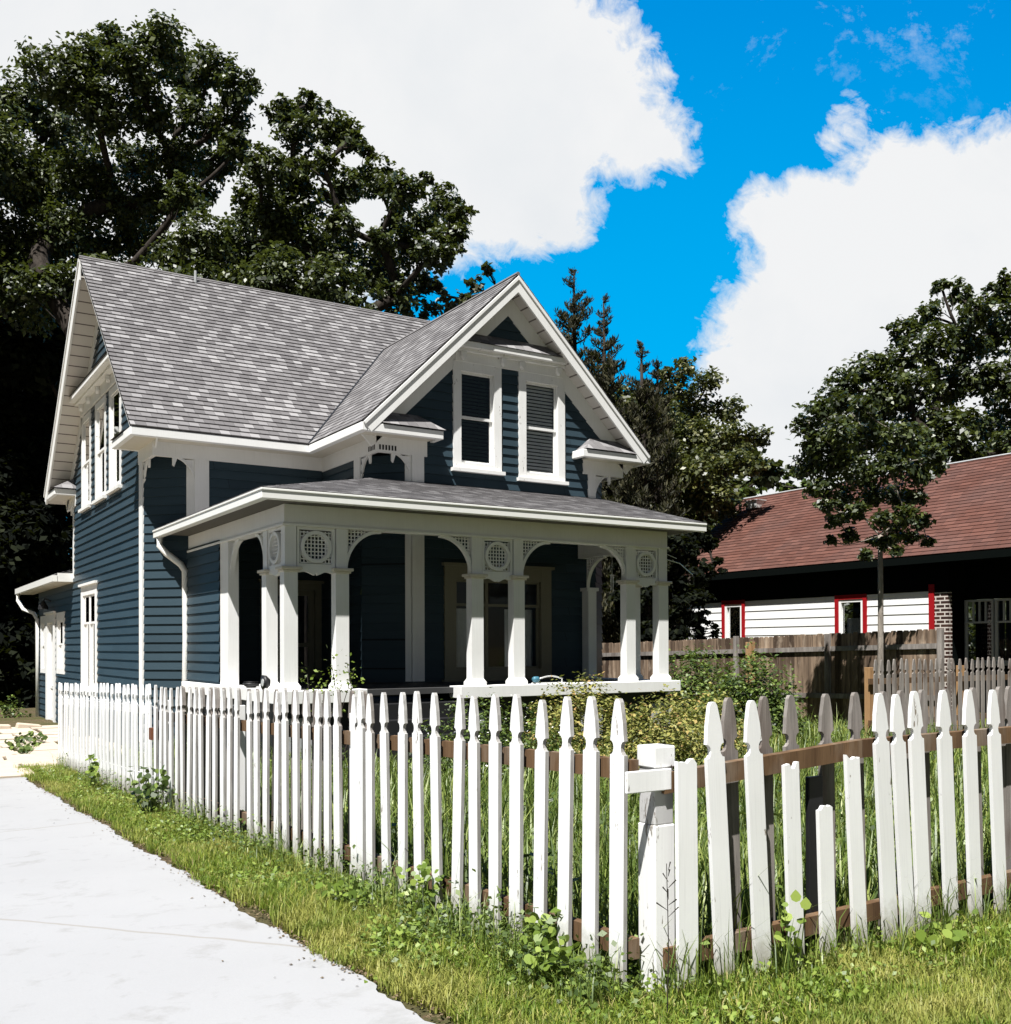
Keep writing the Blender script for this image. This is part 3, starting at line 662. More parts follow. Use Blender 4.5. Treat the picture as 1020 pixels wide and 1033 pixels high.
# rear roof ------------------------------------------------------------
rb = MB(); rsl = .3
Fz = slope_frame((-.35, 0, 3.1), V3(0, 1, 0), (1, 0, 0), rsl)
lap(rb, rect(7.4, 13.7, 0, 3.0), Fz, .145, .02); rb.prism(rect(7.43, 13.67, .03, 2.9), Fz, -.06, -.006)
rb.build('rear_roof', M['shingle'], house)
rg = MB(); rg.box((-.45, 7.35, 2.93), (-.35, 13.8, 3.07)); rg.box((-.34, 7.35, 2.93), (-.02, 7.4, 3.12))
rg.build_split('gutter', M['gutter'], house)
rs2 = MB(); rs2.box((-.35, 7.4, 2.92), (0, 13.7, 2.94)); rs2.build('soffit', M['soffit'], house)
ds = MB(); ds.tube([(-.4, 13.6, 2.95), (-.4, 13.6, 2.75), (-.3, 13.3, 2.5), (-.12, 12.7, 2.38), (-.07, 12.45, 2.2), (-.07, 12.4, -.5)], .05, 8); ds.build('downspout', M['gutter'], house, smooth=True)
lt = MB(); lt.tube([(-.02, 10.5, 2.62), (-.16, 10.5, 2.68), (-.2, 10.5, 2.6)], .02, 6); lt.tube([(-.2, 10.5, 2.62), (-.2, 10.5, 2.5), (-.2, 10.5, 2.42)], [.03, .11, .12], 10); lt.build('wall_lamp', M['black'], house)

# porch ---------------------------------------------------------------
pg = MB()
pg.box((XL, YE, ZGB), (XRt, YE+.11, GT*0+ZG-.012)); pg.box((XL, YE+.11, ZGB), (XL+.11, .5, ZG-.012)); pg.box((XRt-.05, YE+.11, ZGB+.02), (XRt, yb, ZG-.012))
pg.box((XL-.012, YE-.012, ZG-.035), (XRt, YE, ZG-.006)); pg.box((XL-.012, YE, ZG-.035), (XL, .5, ZG-.006))
pg.build_split('porch_gutter', M['gutter'], house, bevel=.01)
# sloping verge on the right end
vg = MB(); vg.prism([(0, -.16), (Lp, -.16), (Lp, -.015), (0, -.015)], (V3(XRt-.02, YE, ZG), Fp[2], Fp[3], V3(1, 0, 0)), -.03, .0); vg.build('porch_barge_board', M['white'], house)
pc = MB(); pc.box((XL+.11, YE+.11, ZGB+.015), (XRt-.06, -.02, ZGB+.035)); pc.build('porch_ceiling', M['ceil'], house)  # ceiling colour darkened so the porch inside reads as shaded
pb = MB(); BT = .16
pb.box((P1, -Q, ZB), (P2, -Q+BT, ZGB+.014)); pb.box((P1, -Q+BT, ZB), (P1+BT, -.02, ZGB+.012)); pb.box((P2-BT, -Q+BT, ZB), (P2, -B0-.04, ZGB+.012))
pb.box((P1-.025, -Q-.025, ZB-.035), (P2+.025, -Q+BT+.01, ZB-.001)); pb.box((P1-.025, -Q+BT+.01, ZB-.035), (P1+BT+.01, -.02, ZB-.001)); pb.box((P2-BT, -Q+BT+.01, ZB-.035), (P2+.02, -B0-.04, ZB-.001))
pb.build_split('porch_beam', M['white'], house, bevel=.006)
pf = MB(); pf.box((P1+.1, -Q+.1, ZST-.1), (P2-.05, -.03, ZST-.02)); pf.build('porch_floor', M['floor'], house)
sl = MB(); e = .12
sl.box((P1-e, -Q-e, ZS), (1.67, -Q+.22, ZST)); sl.box((3.11, -Q-e, ZS), (P2+e+.05, -Q+.22, ZST)); sl.box((P1-e, -Q+.22, ZS), (P1+.2, 0-.03, ZST)); sl.box((P2-.2, -Q+.22, ZS), (P2+e, -B0, ZST))
sl.build_split('porch_sill', M['white'], house, bevel=.008)
sk = MB(); sk.box((P1+.02, -Q+.06, -.4), (1.6, -Q+.1, ZS)); sk.box((3.2, -Q+.06, -.4), (P2, -Q+.1, ZS)); sk.box((P1+.02, -Q+.1, -.4), (P1+.06, 0, ZS)); sk.box((P2-.06, -Q+.1, -.4), (P2-.02, -B0, ZS)); sk.build_split('dark_void_skirt', M['black'], house)  # black boards stand in for the dark void under the floor
st = MB(); [st.box((x, -Q-.02, -.3), (x+.4, -Q+.05, .52)) for x in (P1, 3.15, 5.3, 6.7)]; st.build_split('foundation', M['stone'], house)
fd = MB(); fd.box((.03, C0, -.6), (.3, 9, .3)); fd.build('foundation', M['stone'], house)
for i in range(4):
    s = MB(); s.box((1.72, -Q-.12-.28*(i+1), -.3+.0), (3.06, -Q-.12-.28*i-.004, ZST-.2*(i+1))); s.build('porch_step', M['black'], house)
# columns
def column(x0, x1, y0, y1):
    c = MB(); zc0, zc1 = 2.44, 2.51
    def sec(z, g): return [(x0-g, y0-g, z), (x1+g, y0-g, z), (x1+g, y1+g, z), (x0-g, y1+g, z)]
    prof = [(ZST, .03), (ZST+.05, .03), (ZST+.1, .0), (1.7, .0), (zc0, .0)]
    for (za, ga), (zb_, gb) in zip(prof[:-1], prof[1:]):
        A, Bq = sec(za, ga), sec(zb_, gb)
        for i in range(4): c.face([A[i], A[(i+1) % 4], Bq[(i+1) % 4], Bq[i]])
    c.box((x0+.015, y0+.01, zc1-.01), (x1-.015, y1-.01, ZB-.036))
    o = c.build('column', M['post2'], house)
    k = MB(); k.box((x0-.05, y0-.05, zc0+.02), (x1+.05, y1+.05, zc1-.012)); k.box((x0-.025, y0-.025, zc0-.01), (x1+.025, y1+.025, zc0+.02)); k.build('capital', M['soffit'], o, bevel=.008)
M['post2'] = m_paint('white column paint', (.8, .8, .78), wear=.72)
ya, yb2 = -Q, -Q+.155
cols = [(P1, P1+.185), (1.268, 1.457), (3.36, 3.557), (4.076, 4.27), (6.2, 6.385), (6.87, 7.07)]
for a, b in cols: column(a, b, ya, yb2)
column(P1, P1+.16, -3.88, -3.7); column(P2-.16, P2, -3.88, -3.7)
pl = MB(); pl.box((P1, -2.2, ZST), (P1+.16, -1.8, ZB-.036)); pl.build('pilaster', M['white'], house)
pl = MB(); pl.box((P2-.06, -B0-.22, ZST), (P2+.12, -B0-.03, 2.5)); pl.box((P2-.1, -B0-.24, 2.44), (P2+.16, -B0-.028, 2.5)); pl.build('pilaster', M['white'], house)
# lattice panels with ring between the paired columns
def clip_seg_circle(): pass
def lattice(mb, fr, inside, s0, s1, z0, z1, step, w, t0, t1):
    nS = int((s1-s0)/step)+1
    for i in range(nS+1):
        s = s0+i*step; run = None; N = 60
        for j in range(N+1):
            z = z0+(z1-z0)*j/N
            if inside(s, z) and j < N: run = z if run is None else run
            elif run is not None:
                if z-run > .01: mb.prism(rect(s-w/2, s+w/2, run, z), fr, t0, t1)
                run = None
    nZ = int((z1-z0)/step)+1
    for i in range(nZ+1):
        z = z0+i*step; run = None; N = 60
        for j in range(N+1):
            s = s0+(s1-s0)*j/N
            if inside(s, z) and j < N: run = s if run is None else run
            elif run is not None:
                if s-run > .01: mb.prism(rect(run, s, z-w/2, z+w/2), fr, t0+.004, t1+.004)
                run = None
def ring_panel(fr, s0, s1):
    z0, z1 = 2.51, ZB-.036; f = .035; m = MB()
    m.prism(rect(s0, s0+f, z0, z1), fr, -.09, -.03); m.prism(rect(s1-f, s1, z0, z1), fr, -.09, -.03); m.prism(rect(s0+f, s1-f, z1-f, z1), fr, -.09, -.031); m.prism(rect(s0+f, s1-f, z0, z0+f), fr, -.09, -.031)
    cs, cz = (s0+s1)/2, (z0+z1)/2; ro = min((s1-s0)/2-.045, (z1-z0)/2-.045); ri = ro-.045; N = 36
    for i in range(N):
        a, b = 2*math.pi*i/N, 2*math.pi*(i+1)/N
        m.prism([(cs+ri*math.cos(a), cz+ri*math.sin(a)), (cs+ro*math.cos(a), cz+ro*math.sin(a)), (cs+ro*math.cos(b), cz+ro*math.sin(b)), (cs+ri*math.cos(b), cz+ri*math.sin(b))], fr, -.085, -.01)
    lattice(m, fr, lambda s, z: True, s0+.06, s1-.05, z0+.05, z1-.05, .05, .0145, -.07, -.058)
    # scalloped apron
    ap = [(s0, z0), (s0, z0-.04)]; N = 24
    for i in range(N+1):
        t = i/N; ap.append((s0+(s1-s0)*t, z0-.05-.05*math.sin(math.pi*t)**.6-.018*math.cos(4*math.pi*t)+(.035 if abs(t-.5) < .03 else 0)))
    ap += [(s1, z0-.04), (s1, z0)]
    for p, q in zip(ap[2:2+N], ap[3:3+N]): m.prism([p, q, (q[0], z0), (p[0], z0)], fr, -.08, -.03)
    m.build('lattice_panel', M['white'], house)
FPf = FY(-Q); FPl = FX(P1)
ring_panel(FPf, P1+.185, 1.268); ring_panel(FPf, 3.557, 4.076); ring_panel(FPf, 6.385, 6.87)
ring_panel(FPl, -Q+.155, -3.88)
def arch(fr, s, ds, w, h, z=ZB-.036):
    m = MB(); N = 16; z0 = z-h; th = .045
    E = lambda i, k: (s+ds*(w-(w+k)*math.cos(math.pi/2*i/N))+0*ds, z0+(h-.03+k)*math.sin(math.pi/2*i/N))
    for i in range(N):
        p, q, a, b = E(i, 0), E(i+1, 0), E(i, th), E(i+1, th)
        cl = lambda pt: (max(pt[0], s) if ds > 0 else min(pt[0], s), min(pt[1], z))
        m.prism([cl(p), cl(q), cl(b), cl(a)], fr, -.1, -.03)
    ins = lambda ss, zz: (((w-abs(ss-s))/(w+th*.4))**2+max(0, (zz-z0)/(h))**2) > 1. and zz < z-.005
    lo, hi = (s, s+ds*w) if ds > 0 else (s+ds*w, s)
    lattice(m, fr, ins, lo+.02, hi, z0+.02, z-.0, .05, .0145, -.075, -.062)
    m.build('arch_bracket', M['white'], house)
for (s, ds) in ((1.45, 1), (3.367, -1), (4.262, 1), (6.208, -1)): arch(FPf, s, ds, .5, .55)
arch(FPl, -3.7, 1, .36, .55); arch(FPl, -2.2, -1, .4, .62)
FPr = (V3(P2, 0, 0), V3(0, 1, 0), V3(0, 0, 1), V3(1, 0, 0)); arch(FPr, -3.7, 1, .5, .7); arch(FPr, -B0-.22, -1, .5, .55)
# downspout of the porch gutter
dp = MB(); dp.tube([(XL+.06, .3, ZGB+.02), (XL+.06, .3, ZGB-.14), (.25, .2, 3.02), (.46, .1, 2.84), (.52, .06, 2.72), (.53, .05, 1.6), (.5, .06, -.3)], [.055]*7, 8); dp.build('downspout', M['gutter'], house, smooth=True)

# ------------------------------------------------------------------ ground
def ground():
    xs = sorted(set([-900, -300, -100, -40, -20]+[x*.5 for x in range(-24, 60)]+[40, 60, 120, 300, 900])); ys = sorted(set([-900, -300, -100, -50, -30]+[y*.5 for y in range(-44, 60)]+[40, 60, 120, 300, 900]))
    nx = len(xs); V = []; F = []
    for y in ys:
        for x in xs: V.append((x, y, gz(x, y)-.004+(.012*math.sin(x*3.1)*math.cos(y*2.7) if x > -1.9 and abs(x) < 30 else 0)-(.03 if x < -2.1 and -60 < y < -1.7 else 0)))
    for j in range(len(ys)-1):
        for i in range(nx-1): F.append((j*nx+i, j*nx+i+1, (j+1)*nx+i+1, (j+1)*nx+i))
    me = bpy.data.meshes.new('ground'); me.from_pydata(V, [], F); me.materials.append(M['soil']); o = bpy.data.objects.new('ground', me); COL.objects.link(o); o['kind'] = 'structure'
ground()
def sheet(name, poly, mat, dz, step=.0):
    mb = MB(); mb.face([(x, y, gz(x, y)+dz) for x, y in poly]); o = mb.build(name, mat); o['kind'] = 'structure'; return o
dv = MB(); edge = []
ys_ = np.linspace(-20, -2.35, 420)
for y in ys_: edge.append((-2.25+.018*math.sin(y*2.3)+.012*math.sin(y*7.1)+.008*math.sin(y*17)+.007*math.sin(y*43+1)+random.uniform(-.006, .006), y, gz(0, y)+.006))
for p, q in zip(edge[:-1], edge[1:]):
    dv.face([(-7.5, p[1], p[2]), p, q, (-7.5, q[1], q[2])]); dv.face([p, (p[0], p[1], p[2]-.08), (q[0], q[1], q[2]-.08), q])
o = dv.build('driveway', M['concrete']); o['kind'] = 'structure'
# flagged path at the far end
fl = MB(); rn = random.Random(5)
y = -2.2
while y < 7.7:
    dy = rn.uniform(.7, 1.1); x = -4.2+rn.uniform(-.3, .3)
    while x < -.6:
        dx = rn.uniform(.6, 1.3); h = gz(x, y)+.01+rn.uniform(0, .025); j = lambda: rn.uniform(-.06, .06)
        pts = [(x+.04+j(), y+.04+j()), (x+dx-.04+j(), y+.04+j()), (x+dx-.04+j(), y+dy-.04+j()), (x+.04+j(), y+dy-.04+j())]
        fl.face([(a, b, h) for a, b in pts]); 
        for k in range(4): (a, b), (c, d) = pts[k], pts[(k+1) % 4]; fl.face([(a, b, h-.06), (c, d, h-.06), (c, d, h), (a, b, h)])
        x += dx
    y += dy
o = fl.build('path', M['flag']); o['kind'] = 'structure'
eb = MB()
for i in range(5):
    x = -3.6+i*.62+rn.uniform(-.03, .03); eb.prism([(0, 0), (.58, 0), (.55, .2+rn.uniform(-.03, .05)), (.06, .22+rn.uniform(-.05, .05))], (V3(x, 8.0, -.47), V3(1, 0, 0), V3(0, 0, 1), V3(0, -1, 0)), -.25, .03)
tag(eb.build('stone_edging', M['flag'], bevel=.03), 'low rough sandstone edging across the far end of the path', 'edging')

# ------------------------------------------------------------------ picket fences
PH, PW, PT = 1.19, .09, .02
def picket_outline(w=PW, h=PH, kind=0):
    a = w/2
    right = [(a, 0), (a, h-.235)]
    for i in range(7): t = math.pi*i/6-math.pi/2; right.append((a*.98-.022*math.cos(t), h-.205+.03*math.sin(t)))
    right += [(a*.9, h-.15), (a*.8, h-.1), (a*.42, h-.015), (a*.2, h)]
    if kind == 1: right = [(a, 0), (a, h-.2), (a*.5, h-.19), (a*.55, h-.15), (a*.98, h-.11), (a*.8, h-.06), (a*.3, h)]
    return right+[(-x, z) for x, z in right[::-1]]
def picket_mesh(name, outline, mats):
    mb = MB(); mb.prism(outline, (V3(0, 0, 0), V3(1, 0, 0), V3(0, 0, 1), V3(0, -1, 0)), -PT/2, PT/2, 0, 1)
    # front face 0 painted, back + sides old wood
    mb.mi[0] = 1 if len(mats) < 3 else 2
    me = bpy.data.meshes.new(name); me.from_pydata(mb.v, [], mb.f)
    for m in mats: me.materials.append(m)
    me.polygons.foreach_set('material_index', mb.mi); me.update(); return me
def broken(h, seed, w=PW):
    r = random.Random(seed); a = w/2; top = [(a-2*a*i/6, h+r.uniform(-.018, .012)) for i in range(7)]
    return [(a, 0)]+top+[(-a, 0)]
PM = [picket_mesh('picket', picket_outline(PW+d, PH+e), [M['fence'], M['edgewood'], M['oldwood']]) for d, e in ((0, 0), (.004, .004), (-.004, -.006))]
PB = picket_mesh('picket', picket_outline(PW, PH), [M['oldwood'], M['oldwood']])
PF = [picket_mesh('picket', picket_outline(PW, PH+.02, 1), [M['fence'], M['fence']])]
def put_picket(me, root, loc, rz, tilt=0., label=None):
    o = bpy.data.objects.new('picket', me); COL.objects.link(o); o.parent = root
    o.location = np.array(loc)-root_loc(root); o.rotation_euler = (random.uniform(-.01, .01), tilt, rz)
    if label: o['label'] = label
    return o
def fpart(root, name, a, b, mat, bevel=.004):
    mb = MB(); mb.box(a, b); return mb.build(name, mat, root, bevel=bevel)
def raill(root, p, q, h, t, mat, name='rail'):
    mb = MB(); p, q = V3(*p), V3(*q); d = q-p; d /= np.linalg.norm(d); up = V3(0, 0, 1); n = np.cross(d, up); n /= np.linalg.norm(n)
    L = np.linalg.norm(q-p); mb.prism(rect(0, L, 0, h), (p, d, up, n), -t/2, t/2); return mb.build(name, mat, root)
FXF = lambda y: -1.43-.018*(y+14)
PIC_U = [-13.942, -13.754, -13.567, -13.378, -13.18, -12.996, -12.809, -12.622, -12.424, -12.221, -12.02, -11.815, -11.599, -11.464, -11.376, -11.123, -10.955, -10.773, -10.607, -10.408, -10.202, -10.028, -9.799, -9.605, -9.448, -9.13, -8.95, -8.782, -8.564, -8.373]
y = -8.18
while y < -6.62: PIC_U.append(y); y += .19
f1 = thing('picket_fence', 'long white picket fence beside the driveway, running up to the corner post', 'fence', (FXF(-10.3), -10.3, gz(0, -10.3)))
for i, y in enumerate(PIC_U):
    put_picket(random.choice(PM), f1, (FXF(y), y, gz(0, y)+.035+random.uniform(-.015, .01)), -math.pi/2, random.gauss(0, .012))
for i in range(22):
    y = -11.3+i*.2
    put_picket(PB, f1, (FXF(y)+.105, y, gz(0, y)+.03), math.pi/2, random.gauss(0, .012), 'grey unpainted picket on the yard side' if i == 0 else None)
for h in (.88, .14): raill(f1, (FXF(-13.95)+.05, -14.0, gz(0, -14)+h), (FXF(-6.6)+.05, -6.6, gz(0, -6.6)+h), .085, .04, M['rail'])
for y in (-6.62, -8.9, -11.25): fpart(f1, 'post', (FXF(y)+.04, y-.045, gz(0, y)-.1), (FXF(y)+.14, y+.045, gz(0, y)+1.08), M['fence'])
hl = MB(); hl.box((FXF(-6.55)-.03, -6.6, gz(0, -6.6)+.68), (FXF(-6.55)+.05, -6.5, gz(0, -6.6)+.8)); hl.build('hinge', M['rust'], f1)
f2 = thing('picket_fence', 'farther white picket fence section with rounded tips, ending near the rear door', 'fence', (FXF(-3.7), -3.7, gz(0, -3.7)))
for i in range(27):
    y = -6.38+i*.196; put_picket(PF[0], f2, (FXF(y)+.02, y, gz(0, y)+.03+random.uniform(-.01, .01)), -math.pi/2, random.gauss(0, .01))
for h in (.93, .2): raill(f2, (FXF(-6.4)+.06, -6.4, gz(0, -6.4)+h), (FXF(-1.2)+.06, -1.2, gz(0, -1.2)+h), .085, .04, M['fence'])
fpart(f2, 'post', (FXF(-1.2)+.04, -1.28, gz(0, -1.2)-.1), (FXF(-1.2)+.13, -1.19, gz(0, -1.2)+1.1), M['fence'])
# street run
YS = -14.1
f3 = thing('picket_fence', 'weathered white picket fence along the grass with snapped pickets and grey backs', 'fence', (0, YS, .015))
G0 = .03
def front(x, me, z=0., tilt=0., lab=None): return put_picket(me, f3, (x, YS-.03, G0+z), 0, tilt, lab)
FM = [M['fence'], M['fence'], M['oldwood']]; PS = [picket_mesh('picket', picket_outline(PW+d, PH+e), FM) for d, e in ((.004, 0), (.008, .004), (0, -.006))]
def Xat(u, v, y): q = ray(u, v); return CX+q[0]*(y-CY)/q[1]
def front2(ut, ub, me, z=0., lab=None, h=1.1, vt=700, vb=960):
    yb = YS-.03; xb, xt = Xat(ub, vb, yb), Xat(ut, vt, yb); return front(xb-.06*(xt-xb), me, z, -math.atan2(xb-xt, h)*-1 if False else math.atan2(xt-xb, h), lab)
front(-1.215, picket_mesh('picket', broken(.965, 1, .105), FM), -.02, 0, 'short picket with a chipped top beside the corner post')
front2(719.3, 731, PS[1], -.01); front2(755.9, 768.9, PS[0], -.005)
front2(796.5, 803, picket_mesh('picket', broken(.89, 2), FM), 0, 'picket snapped off at rail height', .8)
front2(831.5, 835.5, picket_mesh('picket', broken(.70, 3), FM), -.01, 'shortest snapped picket, showing bare wood', .6)
front2(860.5, 867.3, picket_mesh('picket', broken(.905, 4), FM), .0, 'second picket snapped at rail height', .8)
for ut, ub in ((885, 897.7), (903.9, 915.8), (923.3, 932.2), (949.3, 959.6), (976.7, 984), (1002, 1009.8)): front2(ut, ub, random.choice(PS))
for x in (1.2, 1.42, 1.64, 1.86): front(x, random.choice(PS), .0, -.03)
for i, u in enumerate((735, 769.5, 798.5, 832, 863, 890, 909, 929, 955, 983, 1009)):
    put_picket(PB, f3, (Xat(u, 700, YS+.095)+.02, YS+.095, G0), math.pi, .02 if u < 850 else random.gauss(.02, .01), 'bare grey picket on the yard side' if i == 0 else None)
for x in (1.26, 1.5, 1.72): put_picket(PB, f3, (x, YS+.095, G0), math.pi, 0)
raill(f3, (-1.3, YS+.03, .84), (-.07, YS+.03, .915), .085, .045, M['rail']); raill(f3, (-.068, YS+.03, .915), (2.0, YS+.03, .925), .085, .045, M['rail'])
raill(f3, (-1.3, YS+.03, .12), (2.0, YS+.03, .15), .085, .045, M['rail'])
fpart(f3, 'post', (-.385, YS+.055, -.1), (-.29, YS+.08, .84), M['black'])
# corner post
cpst = MB(); px, py = -1.285, -14.02; hw = .055
cpst.box((px-hw, py-hw, -.2), (px+hw, py+hw, .71), 0); cpst.box((px-hw+.004, py-hw+.004, .71), (px+hw-.004, py+hw-.004, .955), 1); cpst.box((px-hw-.002, py-hw-.002, .945), (px+hw+.002, py+hw+.002, 1.035), 0)
cpst.prism([(px-hw, .7), (px-.03, .735), (px-.03, .70)], FY(py-hw+.004), 0, .004, 0) if False else None
cp = cpst.build('corner_post', [M['post'], M['greypaint']], off=(px, py, 0), bevel=.006)
tag(cp, 'square white fence post at the fence corner, paint peeling to grey below its cap', 'fence post')
cbm = MB(); cbm.box((-1.5, py-hw-.018, .855), (-1.262, py-hw-.003, .944)); cbm.build('cross_board', M['post'], cp, off=(px, py, 0), bevel=.004)

# ------------------------------------------------------------------ neighbour house
XN, XNE = 16.0, 15.68; NY0, NY1 = 5.6, -16.
nh = thing('house', 'low white neighbouring house with brown red shingle roof and red window trim', 'house', (19, 0, -.3))
nr = MB(); rise = 2.55/3.4
Fn = slope_frame((XNE, 0, 3.42), V3(0, 1, 0), (1, 0, 0), rise); Ln = math.hypot(3.4, 2.55)
lap(nr, rect(NY1, NY0, 0, Ln), Fn, .15, .014); nr.prism(rect(NY1, NY0-.02, .02, Ln-.05), Fn, -.1, -.006)
Fn2 = slope_frame((XNE+6.8, 0, 3.42), V3(0, 1, 0), (-1, 0, 0), rise); lap(nr, rect(NY1, NY0, 0, Ln), Fn2, .15, .014)
nroof = nr.build('roof', M['redshingle'], nh)
rc = MB(); rc.tube([(XNE+3.4, NY1, 5.985), (XNE+3.4, NY0, 5.985)], .03, 6); rc.build('ridge_cap', M['stone'], nroof)
vx, vy = 18.55, 4.6; vz = 3.42+(vx-XNE)*rise
vt = MB(); vt.box((vx-.2, vy-.22, vz-.05), (vx+.15, vy+.22, vz+.17)); vt.box((vx-.24, vy-.26, vz+.17), (vx+.19, vy+.26, vz+.2)); vt.build('roof_vent', M['metal'], nroof, bevel=.01)
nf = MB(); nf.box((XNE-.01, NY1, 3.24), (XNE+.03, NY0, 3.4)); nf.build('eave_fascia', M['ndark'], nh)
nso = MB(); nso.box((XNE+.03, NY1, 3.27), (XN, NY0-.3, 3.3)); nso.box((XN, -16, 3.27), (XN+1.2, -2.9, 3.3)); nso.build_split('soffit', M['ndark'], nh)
k_ = (XN-CX)/(16.4-CX); PJ = lambda y16: CY+(y16-CY)*k_; ZJ = lambda z: EYE+(z-EYE)*k_
FN = FX(XN)
w1 = (PJ(2.92), PJ(3.80), .9, ZJ(2.7)); w2 = (PJ(-1.09), PJ(-.14), 1.0, ZJ(2.68)); yr = PJ(-2.79)
nw = MB(); zt = ZJ(2.66)
lap(nw, rect(yr, NY0-.25, -.4, zt), FN, .215, .016, [(w1[0]+.1, w1[1]-.1, w1[2]+.05, w1[3]-.1), (w2[0]+.1, w2[1]-.1, w2[2]+.05, w2[3]-.1)])
nw.build('wall', M['nsiding'], nh)
fzn = MB(); fzn.box((XN-.03, yr, zt+.002), (XN+.1, NY0-.25, 3.27)); fzn.build('frieze', M['ndark'], nh)  # near-black band with the eave shade put into its colour
for w in (w1, w2):
    a = MB(); t = .11
    a.prism(rect(w[0], w[0]+t, w[2], w[3]), FN, 0, .04); a.prism(rect(w[1]-t, w[1], w[2], w[3]), FN, 0, .04); a.prism(rect(w[0]+t, w[1]-t, w[3]-t, w[3]), FN, 0, .038)
    wo = a.build('window', M['red'], nh)
    b = MB(); i0, i1, j0, j1 = w[0]+t, w[1]-t, w[2], w[3]-t; t = .07
    b.prism(rect(i0, i0+t, j0, j1), FN, -.06, .02); b.prism(rect(i1-t, i1, j0, j1), FN, -.06, .02); b.prism(rect(i0+t, i1-t, j1-t, j1), FN, -.06, .018); b.prism(rect(i0+t, i1-t, j0, j0+t), FN, -.06, .018); b.build('frame', M['nsiding'], wo)
    g = MB(); g.prism(rect(i0+t, i1-t, j0, j1-t), FN, -.05, -.045); g.build('pane', M['glass'], wo)
    d = MB(); d.prism(rect(i0+t-.05, i1-t+.05, j0, j1), FN, -.5, -.48); d.build('unlit_room_board', M['dark'], wo)
    c = MB(); c.prism(rect(i0+t, i1-t, j0, j0+(1.1 if w is w2 else .95)), FN, -.2, -.19); c.build('curtain', M['curtain'], wo)
rt = MB(); rt.prism(rect(yr-.13, yr, -.4, zt+.15), FN, 0, .05); rt.build('corner_board', M['red'], nh)
bp = MB(); bp.box((XN-.03, yr-.46, -.4), (XN+.12, yr-.135, 2.6)); bp.build('brick_pillar', M['brick'], nh)
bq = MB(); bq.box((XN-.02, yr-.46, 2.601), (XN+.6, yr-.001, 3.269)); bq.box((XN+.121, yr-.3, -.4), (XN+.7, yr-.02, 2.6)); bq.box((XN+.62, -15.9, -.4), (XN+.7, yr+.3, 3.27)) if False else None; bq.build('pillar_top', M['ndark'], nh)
# recessed dark sun room beyond the pillar
XD = XN+.75; FD = FX(XD)
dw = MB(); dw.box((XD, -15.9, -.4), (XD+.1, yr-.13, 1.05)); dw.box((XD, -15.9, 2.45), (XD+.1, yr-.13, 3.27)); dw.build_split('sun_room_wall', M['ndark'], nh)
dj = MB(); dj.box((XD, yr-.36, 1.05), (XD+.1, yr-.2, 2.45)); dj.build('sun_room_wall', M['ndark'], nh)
zz0, zz1 = 1.06, 2.44; y = yr-.36; first = True
for i in range(7):
    a, b = y-.68, y-.0; m = MB(); t = .045
    m.prism(rect(a, a+t, zz0, zz1), FD, -.05, .03); m.prism(rect(b-t, b, zz0, zz1), FD, -.05, .03); m.prism(rect(a+t, b-t, zz1-t, zz1), FD, -.05, .028); m.prism(rect(a+t, b-t, zz0, zz0+t), FD, -.05, .028); m.prism(rect(a+t, b-t, 1.92, 1.96), FD, -.04, .025)
    for q in (1, 2, 3): m.prism(rect(a+t+(b-a-2*t)*q/4-.012, a+t+(b-a-2*t)*q/4+.012, 1.96, zz1-t), FD, -.03, .022)
    wo = m.build('sun_room_window', M['greypaint'], nh)
    g = MB(); g.prism(rect(a+t, b-t, zz0+t, zz1-t), FD, -.02, -.015); g.build('pane', M['glass'], wo)
    c = MB(); c.prism(rect(a, b, zz0, zz1), FD, -.4, -.38); c.build('unlit_room_board', M['dark'], wo)
    y -= .72
sb = MB(); sb.box((XD-.06, -15.9, 1.0), (XD-.002, yr-.5, 1.055)); sb.build('sill', M['stone'], nh)
ge = MB(); FE = (V3(0, NY0-.25, 0), V3(1, 0, 0), V3(0, 0, 1), V3(0, 1, 0)); lap(ge, rect(XN, XNE+6.5, -.4, 3.3), FE, .215, .016); lap(ge, [(XN, 3.3), (XNE+6.5, 3.3), (XNE+3.4, 5.75)], FE, .215, .016); ge.build('gable_wall', M['nsiding'], nh)

# ------------------------------------------------------------------ back fences
XB = 11.5
bf = thing('board_fence', 'tall weathered brown board fence between the yard and the neighbouring house', 'fence', (XB, 2, gz(0, 2)))
def bft(y): return 1.72-.0215*(y+6.6)
secs = [-6.5, -4.1, -1.7, .7, 3.1, 5.5, 7.9]
bd = MB(); rn = random.Random(3); y = -6.5
while y < 7.8:
    w = rn.uniform(.12, .15); t = bft(y)+rn.uniform(-.012, .012); z0 = gz(0, y)+.02
    bd.prism([(y, z0), (y+w-.006, z0), (y+w-.006, t-.03), (y+w-.03, t), (y+.025, t), (y, t-.03)], FX(XB), -.01-rn.uniform(0, .006), .012); y += w
n_ = NT('streaked board faces'); co = n_.coords(False); spx = n_.n('ShaderNodeSeparateXYZ'); n_.l(co, spx.inputs[0])
g_ = n_.n('ShaderNodeNewGeometry'); isl = g_.outputs['Random Per Island']
a_ = n_.noise(co, 16, 6, .65, .4, (1, 1, .06)); b_ = n_.noise(co, 5, 5, .65, .3, (1, 1, .3))
c_ = n_.mix(isl, (.07, .046, .03), (.4, .29, .2)); c_ = n_.mix(n_.ramp(a_, [(.35, 0), (.65, .8)]), c_, (.035, .022, .016)); c_ = n_.mix(n_.ramp(b_, [(.55, 0), (.75, .8)]), c_, (.5, .4, .3))
n_.pbr(c_, .9, .2, n_.bump(a_, .5, .006)); bd.build('board_panel', n_.m, bf)
